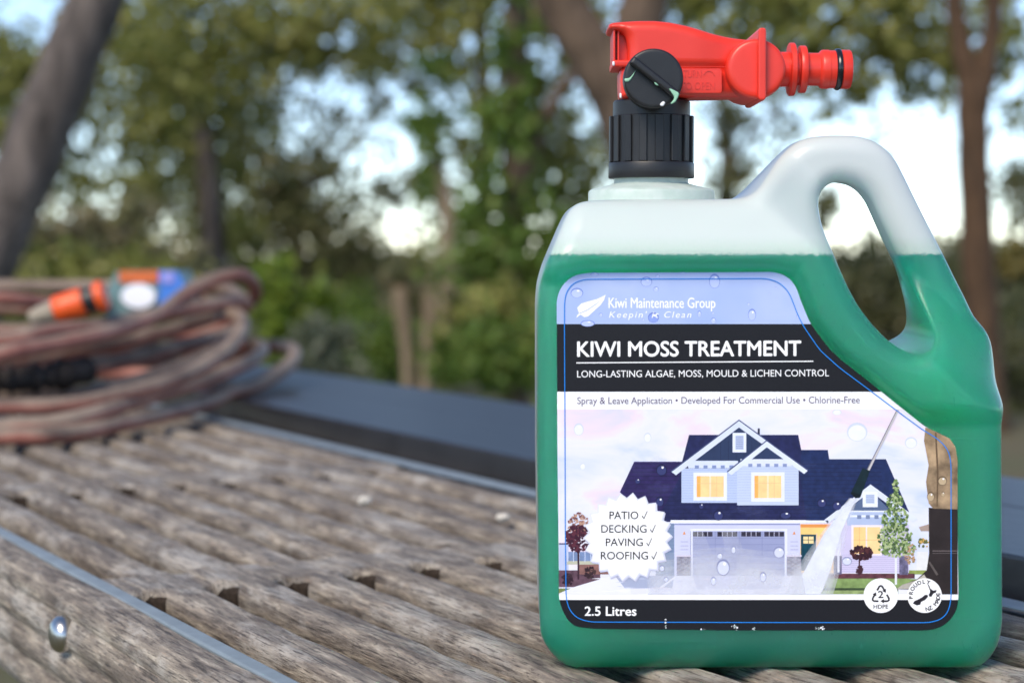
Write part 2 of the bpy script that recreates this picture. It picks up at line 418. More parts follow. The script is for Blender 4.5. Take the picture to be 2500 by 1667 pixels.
# ------------------------------------------------------------------ table (local x across the slats, local y along them)
TH = math.radians(30)
table = empty('slatted_table', (0, 0, 0), TH)
tag(table, 'weathered grey timber table with long routed slots and black painted edge boards', 'table')
PITCHB = 0.0394; B0 = 0.2993
ENDS = [0.895 + 0.408 * k for k in range(-3, 3)]            # far ends of the slots
BR = 0.046; SW = 0.0086; RO = 0.0058; A0, A1 = -0.42, 1.98
def slot_dist(u, a):
    """distance outside the slot centred on u=0 (negative inside)."""
    best = 1e9
    for e in ENDS + [ENDS[-1] + 0.408]:
        s0, s1 = e - 0.408 + BR + SW, e - SW
        da = max(s0 - a, 0, a - s1)
        best = min(best, math.hypot(u, da) - SW)
    return best
def slat_mesh(seed, umin=-1.0):
    r = random.Random(seed)
    rows = {A0, A1}
    for e in ENDS + [ENDS[-1] + 0.408]:
        for base, sg in ((e, -1), (e - 0.408 + BR, 1)):
            for k in range(0, 9): rows.add(base + sg * SW * (1 - math.cos(math.pi / 2 * k / 8)))
            for k in range(1, 6): rows.add(base - sg * RO * k / 5)
            for k in range(1, 5): rows.add(base + sg * (SW + 0.006 * k))
        for k in range(1, 14): rows.add(e - 0.408 + BR + 0.03 + (0.408 - BR - 0.06) * k / 14)
    rows = sorted(x for x in rows if A0 <= x <= A1)
    hw = PITCHB / 2 - 0.00012; V = []
    ph = [r.uniform(0, 6.28) for _ in range(6)]
    for a in rows:
        e = 0.0
        for en in ENDS + [ENDS[-1] + 0.408]:
            s0, s1 = en - 0.408 + BR + SW, en - SW
            if s0 <= a <= s1: e = SW
            else:
                da = max(s0 - a, a - s1)
                if da < SW: e = max(e, math.sqrt(max(0, SW * SW - da * da)))
        e0 = max(e, 0.00012)
        wv = 0.0006 * (math.sin(a * 37 + ph[0]) + 0.6 * math.sin(a * 83 + ph[1]))
        half = PITCHB / 2
        offs = [0, 0] + [RO * (1 - math.cos(math.pi / 2 * k / 6)) for k in range(1, 7)]
        left = [(-half + e0 + q) for q in offs]; right = [-x for x in left][::-1]
        us = [max(u, umin) for u in left + [-0.003, 0.003] + right]
        for i, u in enumerate(us):
            if i == 0 or i == len(us) - 1: z = -0.022
            elif u <= umin and e < SW * 0.9: z = 0
            else:
                d = min(slot_dist(u + half, a), slot_dist(half - u, a)); d = max(0, d)
                z = 0 if d >= RO else -(RO - math.sqrt(max(0, RO * RO - (RO - d) ** 2)))
                z += wv * 0.5 + 0.00045 * math.sin(u * 260 + a * 9 + ph[2]) + 0.0003 * math.sin(a * 190 + u * 500 + ph[3])
            V.append((u, a, z))
    nc = len(us); F = []
    for j in range(len(rows) - 1):
        for i in range(nc - 1): F.append((j * nc + i, j * nc + i + 1, (j + 1) * nc + i + 1, (j + 1) * nc + i))
        F.append((j * nc + nc - 1, j * nc, (j + 1) * nc, (j + 1) * nc + nc - 1))
    F.append(tuple(range(nc))); F.append(tuple(range((len(rows) - 1) * nc, len(rows) * nc))[::-1])
    me = mesh('slat', V, F, True); me.materials.append(M_wood); me.materials.append(M_endshade)
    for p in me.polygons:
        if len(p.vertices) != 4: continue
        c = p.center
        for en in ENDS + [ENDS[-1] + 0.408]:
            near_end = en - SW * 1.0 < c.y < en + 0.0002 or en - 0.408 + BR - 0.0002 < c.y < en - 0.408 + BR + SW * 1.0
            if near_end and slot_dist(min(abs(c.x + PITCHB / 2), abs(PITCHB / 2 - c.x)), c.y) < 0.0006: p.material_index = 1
    return me
slat_meshes = [slat_mesh(s) for s in range(4)]
NS = 9
for i in range(-1, NS - 1 + 1):
    b = B0 + PITCHB * (i + 0.5)
    if b + PITCHB / 2 > 0.66: break
    o = new_obj('slat', slat_meshes[(i * 3 + 1) % 4] if i >= 0 else slat_mesh(9, 0.0100), table); o.location = (b, 0, TZ + random.uniform(-0.0008, 0.0006))
    last_b = b + PITCHB / 2
def table_box(name, x0, x1, y0, y1, z0, z1, mat, bev=0.002, seg=2, parent=None):
    return finish_bm(rbox(x0, x1, y0, y1, TZ + z0, TZ + z1, bev, seg), name, parent or table, mat, (0, 0, 0), True)
SL0 = B0 - PITCHB
# near edge: galvanised strip standing a little proud, then the reeded rail
auto_smooth(table_box('edge_strip', 0.2805, 0.2893, A0, A1, -0.004, 0.0008, M_metal, 0.0012))
auto_smooth(table_box('edge_strip', 0.6445, 0.6600, A0, A1, 0.0010, 0.0020, M_metal, 0.0005))
auto_smooth(table_box('trim_batten', 0.6612, 0.6858, A0, A1, -0.03, -0.0045, M_wood, 0.003))
# rail cross-section (x, z)
prof = [(0.2795, -0.066), (0.2795, 0.0)]
prof += [(0.2715 - 0.010 * math.sin(t), -0.010 + 0.010 * math.cos(t)) for t in np.linspace(0, math.pi / 2, 7)]
def reed(z0, z1, x):
    return [(x - 0.004 * math.sin(math.pi * k / 6) + 0.0015, z0 + (z1 - z0) * k / 6) for k in range(0, 7)]
prof += reed(-0.013, -0.030, 0.2612) + reed(-0.031, -0.047, 0.2612) + reed(-0.048, -0.064, 0.2612) + [(0.264, -0.066)]
V = []; F = []; npf = len(prof); ys = np.linspace(A0, A1, 60)
for y in ys:
    for (x, z) in prof: V.append((x + 0.0006 * math.sin(y * 23), y, TZ + z + 0.0005 * math.sin(y * 31)))
for j in range(len(ys) - 1):
    for i in range(npf): F.append((j * npf + i, j * npf + (i + 1) % npf, (j + 1) * npf + (i + 1) % npf, (j + 1) * npf + i))
F += [tuple(range(npf))[::-1], tuple(range((len(ys) - 1) * npf, len(ys) * npf))]
auto_smooth(new_obj('rail', mesh('rail', V, F, True), table, M_wood), 50)
# dome bolt on the rail: table coordinates of photo point (133,1550) on the plane x=.258
Yb = 0.258 / (0.866 * (133 - CX) / FPX + 0.5)
w = P(133, 1550, Yb); ba = -0.5 * w.x + 0.866 * w.y
V, F = lathe([(0.0002, 0.0052), (0.003, 0.0050), (0.0060, 0.0041), (0.0082, 0.0024), (0.0093, 0.0004), (0.0095, -0.006)], 32)
V2 = np.stack([0.2585 - V[:, 2], ba + V[:, 0], w.z + V[:, 1]], 1)
solid('bolt', table, M_chrome, V2, F, (0, 0, 0))
# raised black boards along the far edge
auto_smooth(table_box('edge_board', 0.687, 0.8155, A0, 2.26, -0.045, 0.0175, M_black_paint, 0.002))
auto_smooth(table_box('edge_board', 0.8170, 0.920, A0, 2.26, -0.045, 0.0172, M_black_paint, 0.002))
for e in ENDS:
    auto_smooth(table_box('bearer', 0.281, 0.918, e - 0.03 if e < 1.9 else 1.9, e + 0.075, -0.090, -0.0465 if False else -0.047, M_black_paint, 0.003))
auto_smooth(table_box('added_dark_backing', 0.2815, 0.686, A0 + 0.01, A1 - 0.01, -0.046, -0.034, M_black_paint, 0.0))  # black sheet added under the slats, standing in for shade below the slots
for (x, y) in ((0.32, -0.3), (0.86, -0.3), (0.32, 1.55), (0.86, 1.55)):
    auto_smooth(table_box('leg', x - 0.03, x + 0.03, y - 0.03, y + 0.03, -TZ, -0.092, M_black_paint, 0.004))

# ------------------------------------------------------------------ spray bottle
YM = D + 0.042
c0 = P(1880, 1640, D); ROOT = Vector((c0.x, YM, TZ))
bottle = empty('spray_bottle', ROOT)
tag(bottle, 'green liquid filled plastic jug with printed label, black collar and red spray head', 'bottle')
OUT = [(1311,1100),(1311,900),(1311,746),(1315,697),(1328,653),(1350,601),(1375,541),(1391,510),(1408,496),(1433,490),(1500,487),(1620,486),(1744,486),(1797,485),(1827,480),(1847,468),(1862,450),(1877,425),(1902,385),(1922,363),(1947,345),(1977,335),(2027,331),(2083,332),(2113,337),(2143,350),(2168,370),(2188,395),(2203,425),(2228,476),(2253,526),(2278,576),(2303,624),(2328,676),(2354,726),(2369,759),(2379,777),(2399,797),(2414,822),(2421,847),(2424,882),(2425,927),(2431,952),(2439,977),(2443,1012),(2443,1100),(2444,1300),(2445,1502),(2445,1552),(2441,1577),(2429,1602),(2411,1622),(2384,1636),(2344,1640),(2100,1639.5),(1852,1639.5),(1620,1639.5),(1415,1639.5),(1385,1632),(1355,1609),(1333,1582),(1320,1552),(1317,1502),(1314,1300)]
HOLE = [(2047,442),(2017,451),(2002,470),(1997,496),(2000,521),(2007,556),(2022,606),(2040,651),(2062,701),(2087,746),(2118,787),(2153,824),(2188,849),(2218,862),(2243,862),(2263,852),(2273,837),(2275,817),(2268,792),(2248,746),(2223,696),(2198,641),(2173,591),(2148,536),(2128,491),(2108,465),(2083,449)]
LAB = [(1359,736),(1363,716),(1375,694),(1395,676),(1420,668),(1445,666),(1660,665),(1887,664),(1912,670),(1932,684),(1945,704),(1952,726),(1962,751),(1977,787),(2002,822),(2027,854),(2058,882),(2103,917),(2153,957),(2203,997),(2253,1037),(2293,1062),(2318,1073),(2331,1095),(2336,1125),(2338,1301),(2340,1462),(2336,1487),(2323,1509),(2303,1527),(2278,1536),(2253,1538),(1802,1538),(1450,1534),(1405,1529),(1385,1512),(1373,1489),(1365,1464),(1361,1100)]
def smooth_poly(p, it=2):
    for _ in range(it): p = 0.25 * np.roll(p, 1, 0) + 0.5 * p + 0.25 * np.roll(p, -1, 0)
    return p
out = smooth_poly(resample(np.array(OUT, float), 6.0), 8); hole = smooth_poly(resample(np.array(HOLE, float), 6.0), 6)
lab = smooth_poly(resample(np.array(LAB, float), 4.0), 6)
def handle_w(p):
    d = ((p[:, 0] - 1880) * 540 - (p[:, 1] - 420) * 560) / math.hypot(540, 560)
    return sstep(-70, 70, d)
def body_H(p):
    dl = seg_dist(p, lab); dl = np.where(inside(p, lab), 0, dl)
    top = sstep(700, 640, p[:, 1])
    diag = sstep(1900, 1960, p[:, 0]) * sstep(1040, 980, p[:, 1])
    rim = np.maximum(top, diag) * sstep(2, 26, dl) * 0.0065
    taper = sstep(600, 470, p[:, 1]) * 0.0085 + 0.0035 * sstep(625, 560, p[:, 1])
    H = 0.042 + rim - taper
    return H * (1 - handle_w(p)) + 0.0145 * handle_w(p)
def body_R(p):
    return 46 + 34 * sstep(1500, 1600, p[:, 1]) + 0 * p[:, 0]
def body_Y(p, d):
    w = handle_w(p)
    return (D + 0.008 * (1 - np.clip(d / body_R(p), 0, 1))) * (1 - w) + 0.781 * w
V, F = inflate(out, [hole], body_H, body_R, body_Y, YM, 9.0, 7)
V[:, 2] = np.maximum(V[:, 2], TZ + 0.0004)
body = solid('jug_body', bottle, M_hdpe, V, F, ROOT)
body['label'] = 'translucent white plastic jug holding green liquid with a foam line'
# the liquid inside, up to the fill line
def liquid_part():
    bm = bmesh.new(); bm.from_mesh(body.data); bm.normal_update()
    for v, n_ in [(v, v.normal.copy()) for v in bm.verts]: v.co -= n_ * 0.0006
    zl = P(1700, 622, 0.746).z - TZ
    g = bmesh.ops.bisect_plane(bm, geom=bm.verts[:] + bm.edges[:] + bm.faces[:], plane_co=(0, 0, zl), plane_no=(0, 0, 1), clear_outer=True)
    bmesh.ops.holes_fill(bm, edges=[e for e in bm.edges if e.is_boundary])
    bmesh.ops.recalc_face_normals(bm, faces=bm.faces)
    me = bpy.data.meshes.new('liquid'); bm.to_mesh(me); bm.free(); return new_obj('liquid', me, bottle, M_liquid)
liquid_part()['label'] = 'green moss treatment liquid filling the jug to its shoulder'
# neck flange, neck
KM = YM / FPX
nx = P(1590, 440, YM).x
def zat(py): return P(1590, py, YM).z
def neck_lathe(name, prof, mat, parent, seg=72, jag=0.0):
    pr = [(r * KM, zat(py)) for r, py in prof]
    V, F = lathe(pr, seg); V = V + np.array([nx, YM, 0])
    if jag > 0:
        for k in range(len(V)): V[k, 2] += jag * math.sin(k * 2.3) * math.sin(k * 0.37)
    return auto_smooth(solid(name, parent, mat, V, F, ROOT), 40)
neck_lathe('neck_flange', [(88, 447), (94, 450), (120, 457), (146, 463), (152, 467), (153.5, 473), (153.5, 492), (150, 520)], M_milky, bottle, 72, 0.00015)
neck_lathe('neck', [(90, 400), (90, 452)], M_milky, bottle)
collar = neck_lathe('screw_collar', [(80, 246), (90, 247), (93.5, 251), (94, 284), (97, 285.5), (97, 397), (103, 398.5), (104, 401), (104.5, 433), (103, 436), (85, 436.5)], M_blackp, bottle)
rib_bm = rbox(0.0955 * 0 + 96.0 * KM, 103.2 * KM, -0.0017, 0.0017, zat(397.5), zat(285), 0.0003, 1)
bmesh.ops.translate(rib_bm, verts=rib_bm.verts, vec=(0, 0, -TZ)); rib_me = bpy.data.meshes.new('rib'); rib_bm.to_mesh(rib_me); rib_bm.free(); rib_me.materials.append(M_blackp)
for k in range(16):
    o = new_obj('rib', rib_me, collar); o.location = (nx - ROOT.x, 0, 0); o.rotation_euler = (0, 0, 2 * math.pi * (k + 0.3) / 16)

# spray head
HM = 0.0155; YH = YM - 0.010
HULL = [(1484,70),(1485,61),(1492,58),(1510,56),(1555,53),(1600,53),(1636,57),(1675,65),(1705,73.5),(1735,82.5),(1765,89),(1795,94),(1825,97),(1850,100),(1850,237),(1804,237),(1729,238),(1640,240),(1560,243),(1524,244),(1515,238),(1513,200),(1513,172),(1520,164),(1531,158),(1532,120),(1528,94),(1519,82),(1505,77),(1490,77)]
hull = resample(np.array(HULL, float), 4.0)
def smooth_poly(p, it=2):
    for _ in range(it): p = 0.25 * np.roll(p, 1, 0) + 0.5 * p + 0.25 * np.roll(p, -1, 0)
    return p
hull = smooth_poly(hull, 3)
def hull_H(p):
    lower = sstep(150, 172, p[:, 1]) * 0.002
    return HM - lower - 0.003 * sstep(1690, 1800, p[:, 0]) + 0.0 * p[:, 0]
V, F = inflate(hull, [], hull_H, lambda p: 26 + 30 * sstep(150, 90, p[:, 1]) * 0 + 0 * p[:, 0], lambda p, d: np.full(len(p), YH), YM, 7.0, 6)
head = solid('spray_head', bottle, M_red, V, F, ROOT)
def px_solid(name, pts, H, Rpx, Yc, Ymap, mat, parent, grid=6, step=3, sm=1):
    p = smooth_poly(resample(np.array(pts, float), step), sm)
    V, F = inflate(p, [], lambda q: np.full(len(q), H), lambda q: np.full(len(q), float(Rpx)), lambda q, d: np.full(len(q), Ymap), Yc, grid, 4)
    return auto_smooth(solid(name, parent, mat, V, F, ROOT), 50)
def rect(x0, y0, x1, y1): return [(x0, y0), (x1, y0), (x1, y1), (x0, y1)]
px_solid('nozzle_core', rect(1500, 76, 1540, 156), 0.0065, 4, YM, YH, M_red, head)
px_solid('nozzle_rib', rect(1496.5, 74, 1501.5, 152), 0.0125, 2, YM, YH, M_red, head)
px_solid('nozzle_rib', rect(1507, 74, 1511.5, 152), 0.0115, 2, YM, YH, M_red, head)
px_solid('nozzle_lip', rect(1495, 149, 1545, 166), 0.0138, 5, YM, YH, M_red, head)
px_solid('moulded_panel', rect(1655, 167, 1763, 228), 0.0004, 1.5, YM - HM + 0.0016, YH - 0.0045, M_red, head, 12, 6, 0)
def disc(name, px, py, rpx, Yf, Yb, mat, parent, fil=0.0012, dome=0.0):
    k = Yf / FPX; r = rpx * k; c = P(px, py, Yf)
    L = Yb - Yf
    prof = [(0.0001, 0), (r * 0.5, 0.0003 * dome), (r - fil * 1.5, 0.0009 * dome)] + [(r - fil + fil * math.sin(t), fil + 0.0009 * dome - fil * math.cos(t)) for t in np.linspace(0.2, math.pi / 2, 5)] + [(r, L)]
    V, F = lathe(prof, 72)
    W = np.stack([c.x + V[:, 0], Yf + V[:, 2], c.z + V[:, 1]], 1)
    return auto_smooth(solid(name, parent, mat, W, F, ROOT), 40)
disc('valve_dial', 1847, 168, 72.5, YM - 0.0185, YM + 0.0185, M_red, head, 0.0022)
px_solid('dial_fin', [(1850, 76), (1853, 70), (1866, 70), (1869, 76), (1869, 238), (1865, 246), (1853, 246), (1849, 240)], 0.0225, 4, YM, YM - 0.02, M_red, head)
px_solid('mould_seam', rect(1655, 162.6, 1780, 164.0), 0.0001, 0.6, YM - HM + 0.0006, YH - 0.0055, M_red, head, 12, 6, 0)
knob = disc('control_knob', 1596, 192, 72.5, YM - 0.0300, YM - 0.0215, M_blackp, head, 0.0012)
disc('knob_stem', 1596, 192, 40, YM - 0.0214, YM - 0.0125, M_blackp, head, 0.001)
a = np.array([1541, 147.0]); b = np.array([1655, 237.0]); dv = (b - a) / np.linalg.norm(b - a); nv = np.array([-dv[1], dv[0]])
bar = [a + nv * 9, a - nv * 12, b - nv * 12, b + nv * 9]
px_solid('knob_grip', bar, 0.0035, 7, YM - 0.0312, YM - 0.033, M_blackp, head, 5, 2.5, 2)
# connector, turned about the X axis
def xlathe(name, prof, mat, parent, seg=64):
    k = KM; zc = P(1980, 170, YM).z
    pr = [(r * k, P(px, 170, YM).x) for px, r in prof]
    V, F = lathe(pr, seg)
    W = np.stack([V[:, 2], YM + V[:, 0], zc + V[:, 1]], 1)
    return auto_smooth(solid(name, parent, mat, W, F, ROOT), 40)
conn = xlathe('hose_connector', [(1880, 42), (1919, 42), (1924, 42), (1925, 62), (1927, 64), (1937, 64), (1939, 62), (1940, 39), (1949, 39), (1950, 55.5), (1952, 57), (1964, 57), (1966, 55.5), (1967, 39.5), (1998, 39.5), (2004, 46), (2008, 47), (2022, 47), (2023, 45.5), (2037, 45.5), (2039, 42), (2050, 42), (2052, 45), (2054, 47), (2072, 47), (2075, 45), (2076, 41), (2076, 30), (2060, 28)], M_red, head)
pr = [(45.5 + 5 * math.cos(t), 2044.5 + 7.2 * math.sin(t)) for t in np.linspace(0, 2 * math.pi, 14)]
xlathe('sealing_ring', [(px, r) for r, px in pr], M_rubber, head)
# dried residue drips
def blob(name, pts, Y, mat, parent, H=0.0005):
    return px_solid(name, [tuple(q) for q in catmull(pts, 5, True)], H, 3, Y, Y, mat, parent, 4, 2, 0)
blob('residue', [(1634, 217), (1648, 222), (1657, 228), (1656, 236), (1648, 250), (1637, 254), (1646, 240), (1640, 228)], YM - 0.0349, M_residue, head, 0.0007)
blob('residue', [(1525, 193), (1538, 190), (1549, 176), (1552, 174), (1542, 192), (1536, 199), (1527, 200)], YM - 0.0302, M_residue, head)
blob('residue', [(1597, 201), (1603, 204), (1608, 210), (1601, 208)], YM - 0.0350, M_residue, head)
blob('residue', [(1611, 256), (1619, 248), (1624, 252), (1618, 260)], YM - 0.0302, M_paper, head)
blob('residue', [(1495, 152), (1500, 151), (1501, 160), (1496, 161)], YM - 0.0139, M_paper, head)
blob('residue', [(1513, 228), (1518, 230), (1518, 240), (1513, 239)], YM - 0.0110, M_paper, head)

# ------------------------------------------------------------------ printed label
LY = D - 0.00025; LS = 1.2e-5
class Print:
    """Flat print in photo pixels on the label plane, collected as one mesh with material slots."""
    def __init__(self): self.v = []; self.f = []; self.m = []; self.mats = []
    def poly(self, pts, mat, layer=0):
        if len(pts) < 3: return
        Y = LY - LS * layer - rng.uniform(0, 6e-6); i0 = len(self.v)
        self.v += [tuple(p) for p in PA(np.asarray(pts, float), Y)]
        if mat not in self.mats: self.mats.append(mat)
        a = np.asarray(pts, float); x, y = a[:, 0], a[:, 1]
        area = (x * np.roll(y, -1) - y * np.roll(x, -1)).sum()
        idx = list(range(i0, i0 + len(pts)))
        self.f.append(tuple(idx if area < 0 else idx[::-1])); self.m.append(self.mats.index(mat))
    def tris(self, v2, f, mat, layer=0):
        Y = LY - LS * layer; i0 = len(self.v); self.v += [tuple(p) for p in PA(v2, Y)]
        if mat not in self.mats: self.mats.append(mat)
        for q in f: self.f.append(tuple(i0 + k for k in q)); self.m.append(self.mats.index(mat))
    def build(self, name, parent, label=None):
        me = bpy.data.meshes.new(name); me.from_pydata([tuple(Vector(v) - ROOT) for v in self.v], [], self.f)
        for m in self.mats: me.materials.append(m)
        me.polygons.foreach_set('material_index', self.m); me.update()
        o = new_obj(name, me, parent)
        if label: o['label'] = label
        return o
_inks = {}
def ink(r, g, b, nz=0.0, sc=300):
    key = (r, g, b, nz, sc)
    if key not in _inks: _inks[key] = plain('ink_%d_%d_%d' % (r, g, b) + ('_mottled' if nz else ''), srgb(r, g, b), 0.48, 0.3, 0, nz or 0.05, sc if nz else 140)
    return _inks[key]
def mist(a, r=242, g=244, b=252):
    key = ('mist', a)
    if key not in _inks:
        m, nt, bs = nodes_of('ink_mist_%d' % int(a * 100)); bs.inputs['Base Color'].default_value = srgb(r, g, b); bs.inputs['Roughness'].default_value = 0.5
        tc = N(nt, 'ShaderNodeTexCoord'); n = noise(nt, tc.outputs['Object'], 90, 4); rr = ramp(nt, [(0.3, (a * 0.5,) * 3), (0.7, (min(1, a * 1.5),) * 3)], n.outputs[0])
        nt.links.new(rr.outputs[0], bs.inputs['Alpha']); _inks[key] = m
    return _inks[key]
def clip(poly, axis, lim, keep_greater):
    o = []; n = len(poly)
    for i in range(n):
        a, b = poly[i], poly[(i + 1) % n]; ia = (a[axis] >= lim) == keep_greater; ib = (b[axis] >= lim) == keep_greater
        if ia: o.append(a)
        if ia != ib:
            t = (lim - a[axis]) / (b[axis] - a[axis]); o.append(a + (b - a) * t)
    return o
def band(y0, y1, x0=None, x1=None):
    p = [np.array(q) for q in lab]
    for ax, lm, kg in ((1, y0, True), (1, y1, False)) + (((0, x0, True),) if x0 else ()) + (((0, x1, False),) if x1 else ()):
        p = clip(p, ax, lm, kg)
    return p
def clip_lab(pts):
    """keep print inside the label's right and lower edge"""
    p = [np.array(q, float) for q in pts]
    p = clip(p, 0, 2338, False); return p
Z3 = lambda x, y: (1300 + 0.5017 * x, 1000 + 0.5017 * y)
def z3(pts): return [Z3(*p) for p in pts]
def zr(x0, y0, x1, y1): return z3(rect(x0, y0, x1, y1))
# text
CAPH = None
_dg = None
def text_mesh(s, weight=0.0, shear=0.0, space=1.0):
    cu = bpy.data.curves.new('lettering', 'FONT'); cu.body = s; cu.size = 1; cu.offset = weight; cu.shear = shear; cu.space_character = space
    cu.resolution_u = 4; cu.fill_mode = 'FRONT'
    o = bpy.data.objects.new('lettering', cu); col.objects.link(o)
    dg = bpy.context.evaluated_depsgraph_get(); me = bpy.data.meshes.new_from_object(o.evaluated_get(dg))
    v = np.array([tuple(q.co)[:2] for q in me.vertices]).reshape(-1, 2); f = [tuple(p.vertices) for p in me.polygons]
    bpy.data.objects.remove(o); bpy.data.curves.remove(cu); bpy.data.meshes.remove(me)
    return v, f
_v, _ = text_mesh('H'); CAPH = _v[:, 1].max() - _v[:, 1].min()
def text_px(s, x0, x1, base, cap, weight=0.0, shear=0.0, space=1.0, rise=0.0):
    v, f = text_mesh(s, weight, shear, space)
    sx = (x1 - x0) / (v[:, 0].max() - v[:, 0].min())
    q = np.empty_like(v); q[:, 0] = x0 + (v[:, 0] - v[:, 0].min()) * sx; q[:, 1] = base - v[:, 1] * cap / CAPH - rise * (q[:, 0] - x0)
    return q, f
def add_text(pr, mat, layer, *a, **k):
    w = k.pop('weight', 0.0); q, f = text_px(*a, **k)
    if w <= 0.002: pr.tris(q, f, mat, layer); return
    sh = w * (a[4] / CAPH)
    for i, (dx, dy) in enumerate(((-sh, 0), (sh, 0), (0, -sh), (0, sh), (0, 0))):
        pr.tris(q + np.array([dx, dy]), f, mat, layer + 0.12 * i)

WHITE = ink(244, 245, 252); BLACK = ink(24, 24, 30, 0.12, 900); TEXTW = ink(250, 250, 254)
# sheet
sheet = Print(); sheet.poly(lab, WHITE, 0)
label = sheet.build('label', bottle, 'printed paper label with rounded corners and a cut away right shoulder')
# sky blue header
def header_mat():
    m, nt, bs = nodes_of('header_print'); tc = N(nt, 'ShaderNodeTexCoord'); n = noise(nt, tc.outputs['Object'], 22, 3)
    r = ramp(nt, [(0.35, srgb(160, 182, 234)), (0.6, srgb(180, 196, 240)), (0.75, srgb(168, 188, 237))], n.outputs[0])
    nt.links.new(r.outputs[0], bs.inputs['Base Color']); bs.inputs['Roughness'].default_value = 0.45; bs.inputs['Specular IOR Level'].default_value = 0.3; return m
def cloud_mat():
    m, nt, bs = nodes_of('cloud_print'); tc = N(nt, 'ShaderNodeTexCoord'); n = noise(nt, mapping(nt, tc.outputs['Object'], (1, 1, 2.2)), 24, 4, 0.55, 0.4)
    r = ramp(nt, [(0.3, srgb(192, 206, 240)), (0.42, srgb(220, 224, 243)), (0.53, srgb(232, 231, 243)), (0.62, srgb(234, 218, 234)), (0.75, srgb(212, 214, 240))], n.outputs[0])
    nt.links.new(r.outputs[0], bs.inputs['Base Color']); bs.inputs['Roughness'].default_value = 0.45; bs.inputs['Specular IOR Level'].default_value = 0.3; return m
M_head = header_mat(); M_cloud = cloud_mat()
bandp = Print(); bandp.poly(band(660, 791), M_head, 1); bandp.build('header_band', label)
bandp = Print(); bandp.poly(band(791, 956), BLACK, 1); bandp.build('title_band', label)
bandp = Print(); bandp.poly(band(1463.5, 1545), BLACK, 1); bandp.build('footer_band', label)

pic = Print()
pic.poly(band(999, 1450), M_cloud, 1)
def ppoly(pts, c, layer, nz=0.0, sc=300): pic.poly(clip_lab(z3(pts)), ink(*c, nz, sc), layer)
def pr(x0, y0, x1, y1, c, layer, nz=0.0, sc=300): ppoly(rect(x0, y0, x1, y1), c, layer, nz, sc)
def leaves2(cx, cy, rx, ry, n, cols, size, layer):
    for _ in range(n):
        t = rng.uniform(0, 6.283); q = math.sqrt(rng.uniform(0, 1)); x = cx + rx * q * math.cos(t); y = cy + ry * q * math.sin(t)
        s = size * rng.uniform(0.6, 1.3); a0 = rng.uniform(0, 6.28); c = cols[int(rng.integers(len(cols)))]
        ppoly([(x + s * rng.uniform(0.6, 1.2) * math.cos(a0 + k * 1.257), y + s * rng.uniform(0.6, 1.2) * math.sin(a0 + k * 1.257)) for k in range(5)], c, layer + rng.uniform(0, 0.9))
# ground of the picture
ppoly([(128, 800), (700, 800), (1300, 798), (1480, 815), (2072, 830), (2072, 897), (128, 897)], (226, 226, 240), 2, 0.05, 60)
pr(128, 780, 330, 862, (96, 70, 84), 3, 0.4, 400); ppoly([(128, 868), (190, 868), (196, 878), (128, 893)], (120, 135, 80), 4, 0.3, 400)
ppoly([(200, 862), (390, 805), (470, 800), (480, 897), (128, 897), (128, 893)], (232, 232, 244), 4, 0.04, 60)
pr(128, 650, 175, 780, (190, 200, 232), 3); pr(128, 648, 175, 655, (70, 70, 110), 4); pr(168, 690, 300, 735, (120, 140, 180), 3, 0.3, 300); pr(168, 735, 330, 752, (190, 190, 170), 3)
pr(225, 750, 380, 800, (140, 100, 95), 3, 0.35, 300)
for k in range(5): pr(170 + k * 28, 690, 173 + k * 28, 740, (210, 220, 245), 4)
leaves2(222, 560, 50, 60, 130, [(150, 110, 100), (190, 150, 130), (110, 70, 80)], 7, 4); leaves2(222, 625, 60, 65, 220, [(70, 30, 50), (95, 45, 60), (60, 25, 45)], 8, 5)
pr(219, 660, 228, 825, (60, 35, 50), 5); leaves2(172, 825, 28, 28, 60, [(45, 25, 40), (60, 40, 50)], 7, 5); leaves2(280, 790, 26, 28, 60, [(50, 30, 40), (70, 50, 50)], 7, 5)
# roofs
NAVY = (34, 38, 82)
ppoly([(495, 252), (728, 252), (762, 122), (1293, 122), (1308, 195), (1437, 195), (1444, 240), (1720, 240), (1790, 400), (1836, 505), (1420, 540), (1330, 537), (655, 545), (560, 545), (425, 400)], NAVY, 5, 0.28, 420)
ppoly([(495, 252), (728, 252), (715, 330), (600, 545), (560, 545), (425, 400)], (46, 36, 88), 6, 0.25, 420)
ppoly([(1310, 197), (1437, 197), (1444, 242), (1720, 242), (1836, 505), (1420, 540), (1335, 535), (1300, 300)], (30, 44, 88), 6, 0.25, 420)
for k in range(14):
    y = 262 + k * 20; pr(500 - (k * 9), y, 1700, y + 2.2, (26, 28, 64), 6.4, 0.3, 400)
# right wing gable and walls
pr(1500, 560, 1832, 792, (206, 198, 228), 7, 0.04, 200); pr(1530, 490, 1815, 562, (176, 190, 222), 7)
for k in range(9): pr(1505, 705 + k * 10, 1790, 706.5 + k * 10, (170, 164, 200), 7.5)
ppoly([(1645, 395), (1545, 480), (1545, 492), (1745, 492)], (88, 104, 138), 8, 0.08, 300); pr(1545, 490, 1750, 497, (230, 234, 248), 9)
ppoly([(1645, 363), (1420, 536), (1440, 553), (1645, 397), (1850, 546), (1876, 530)], (220, 226, 246), 10)
pr(1607, 398, 1680, 473, (232, 236, 250), 11); pr(1622, 412, 1664, 455, (188, 200, 226), 12)
for k in range(5): pr(1624, 416 + k * 8, 1662, 418.5 + k * 8, (140, 152, 190), 13)
pr(1545, 512, 1750, 522, (232, 236, 250), 9); 
for k in range(4): pr(1580 + k * 42, 512, 1600 + k * 42, 530, (120, 134, 170), 9.5)
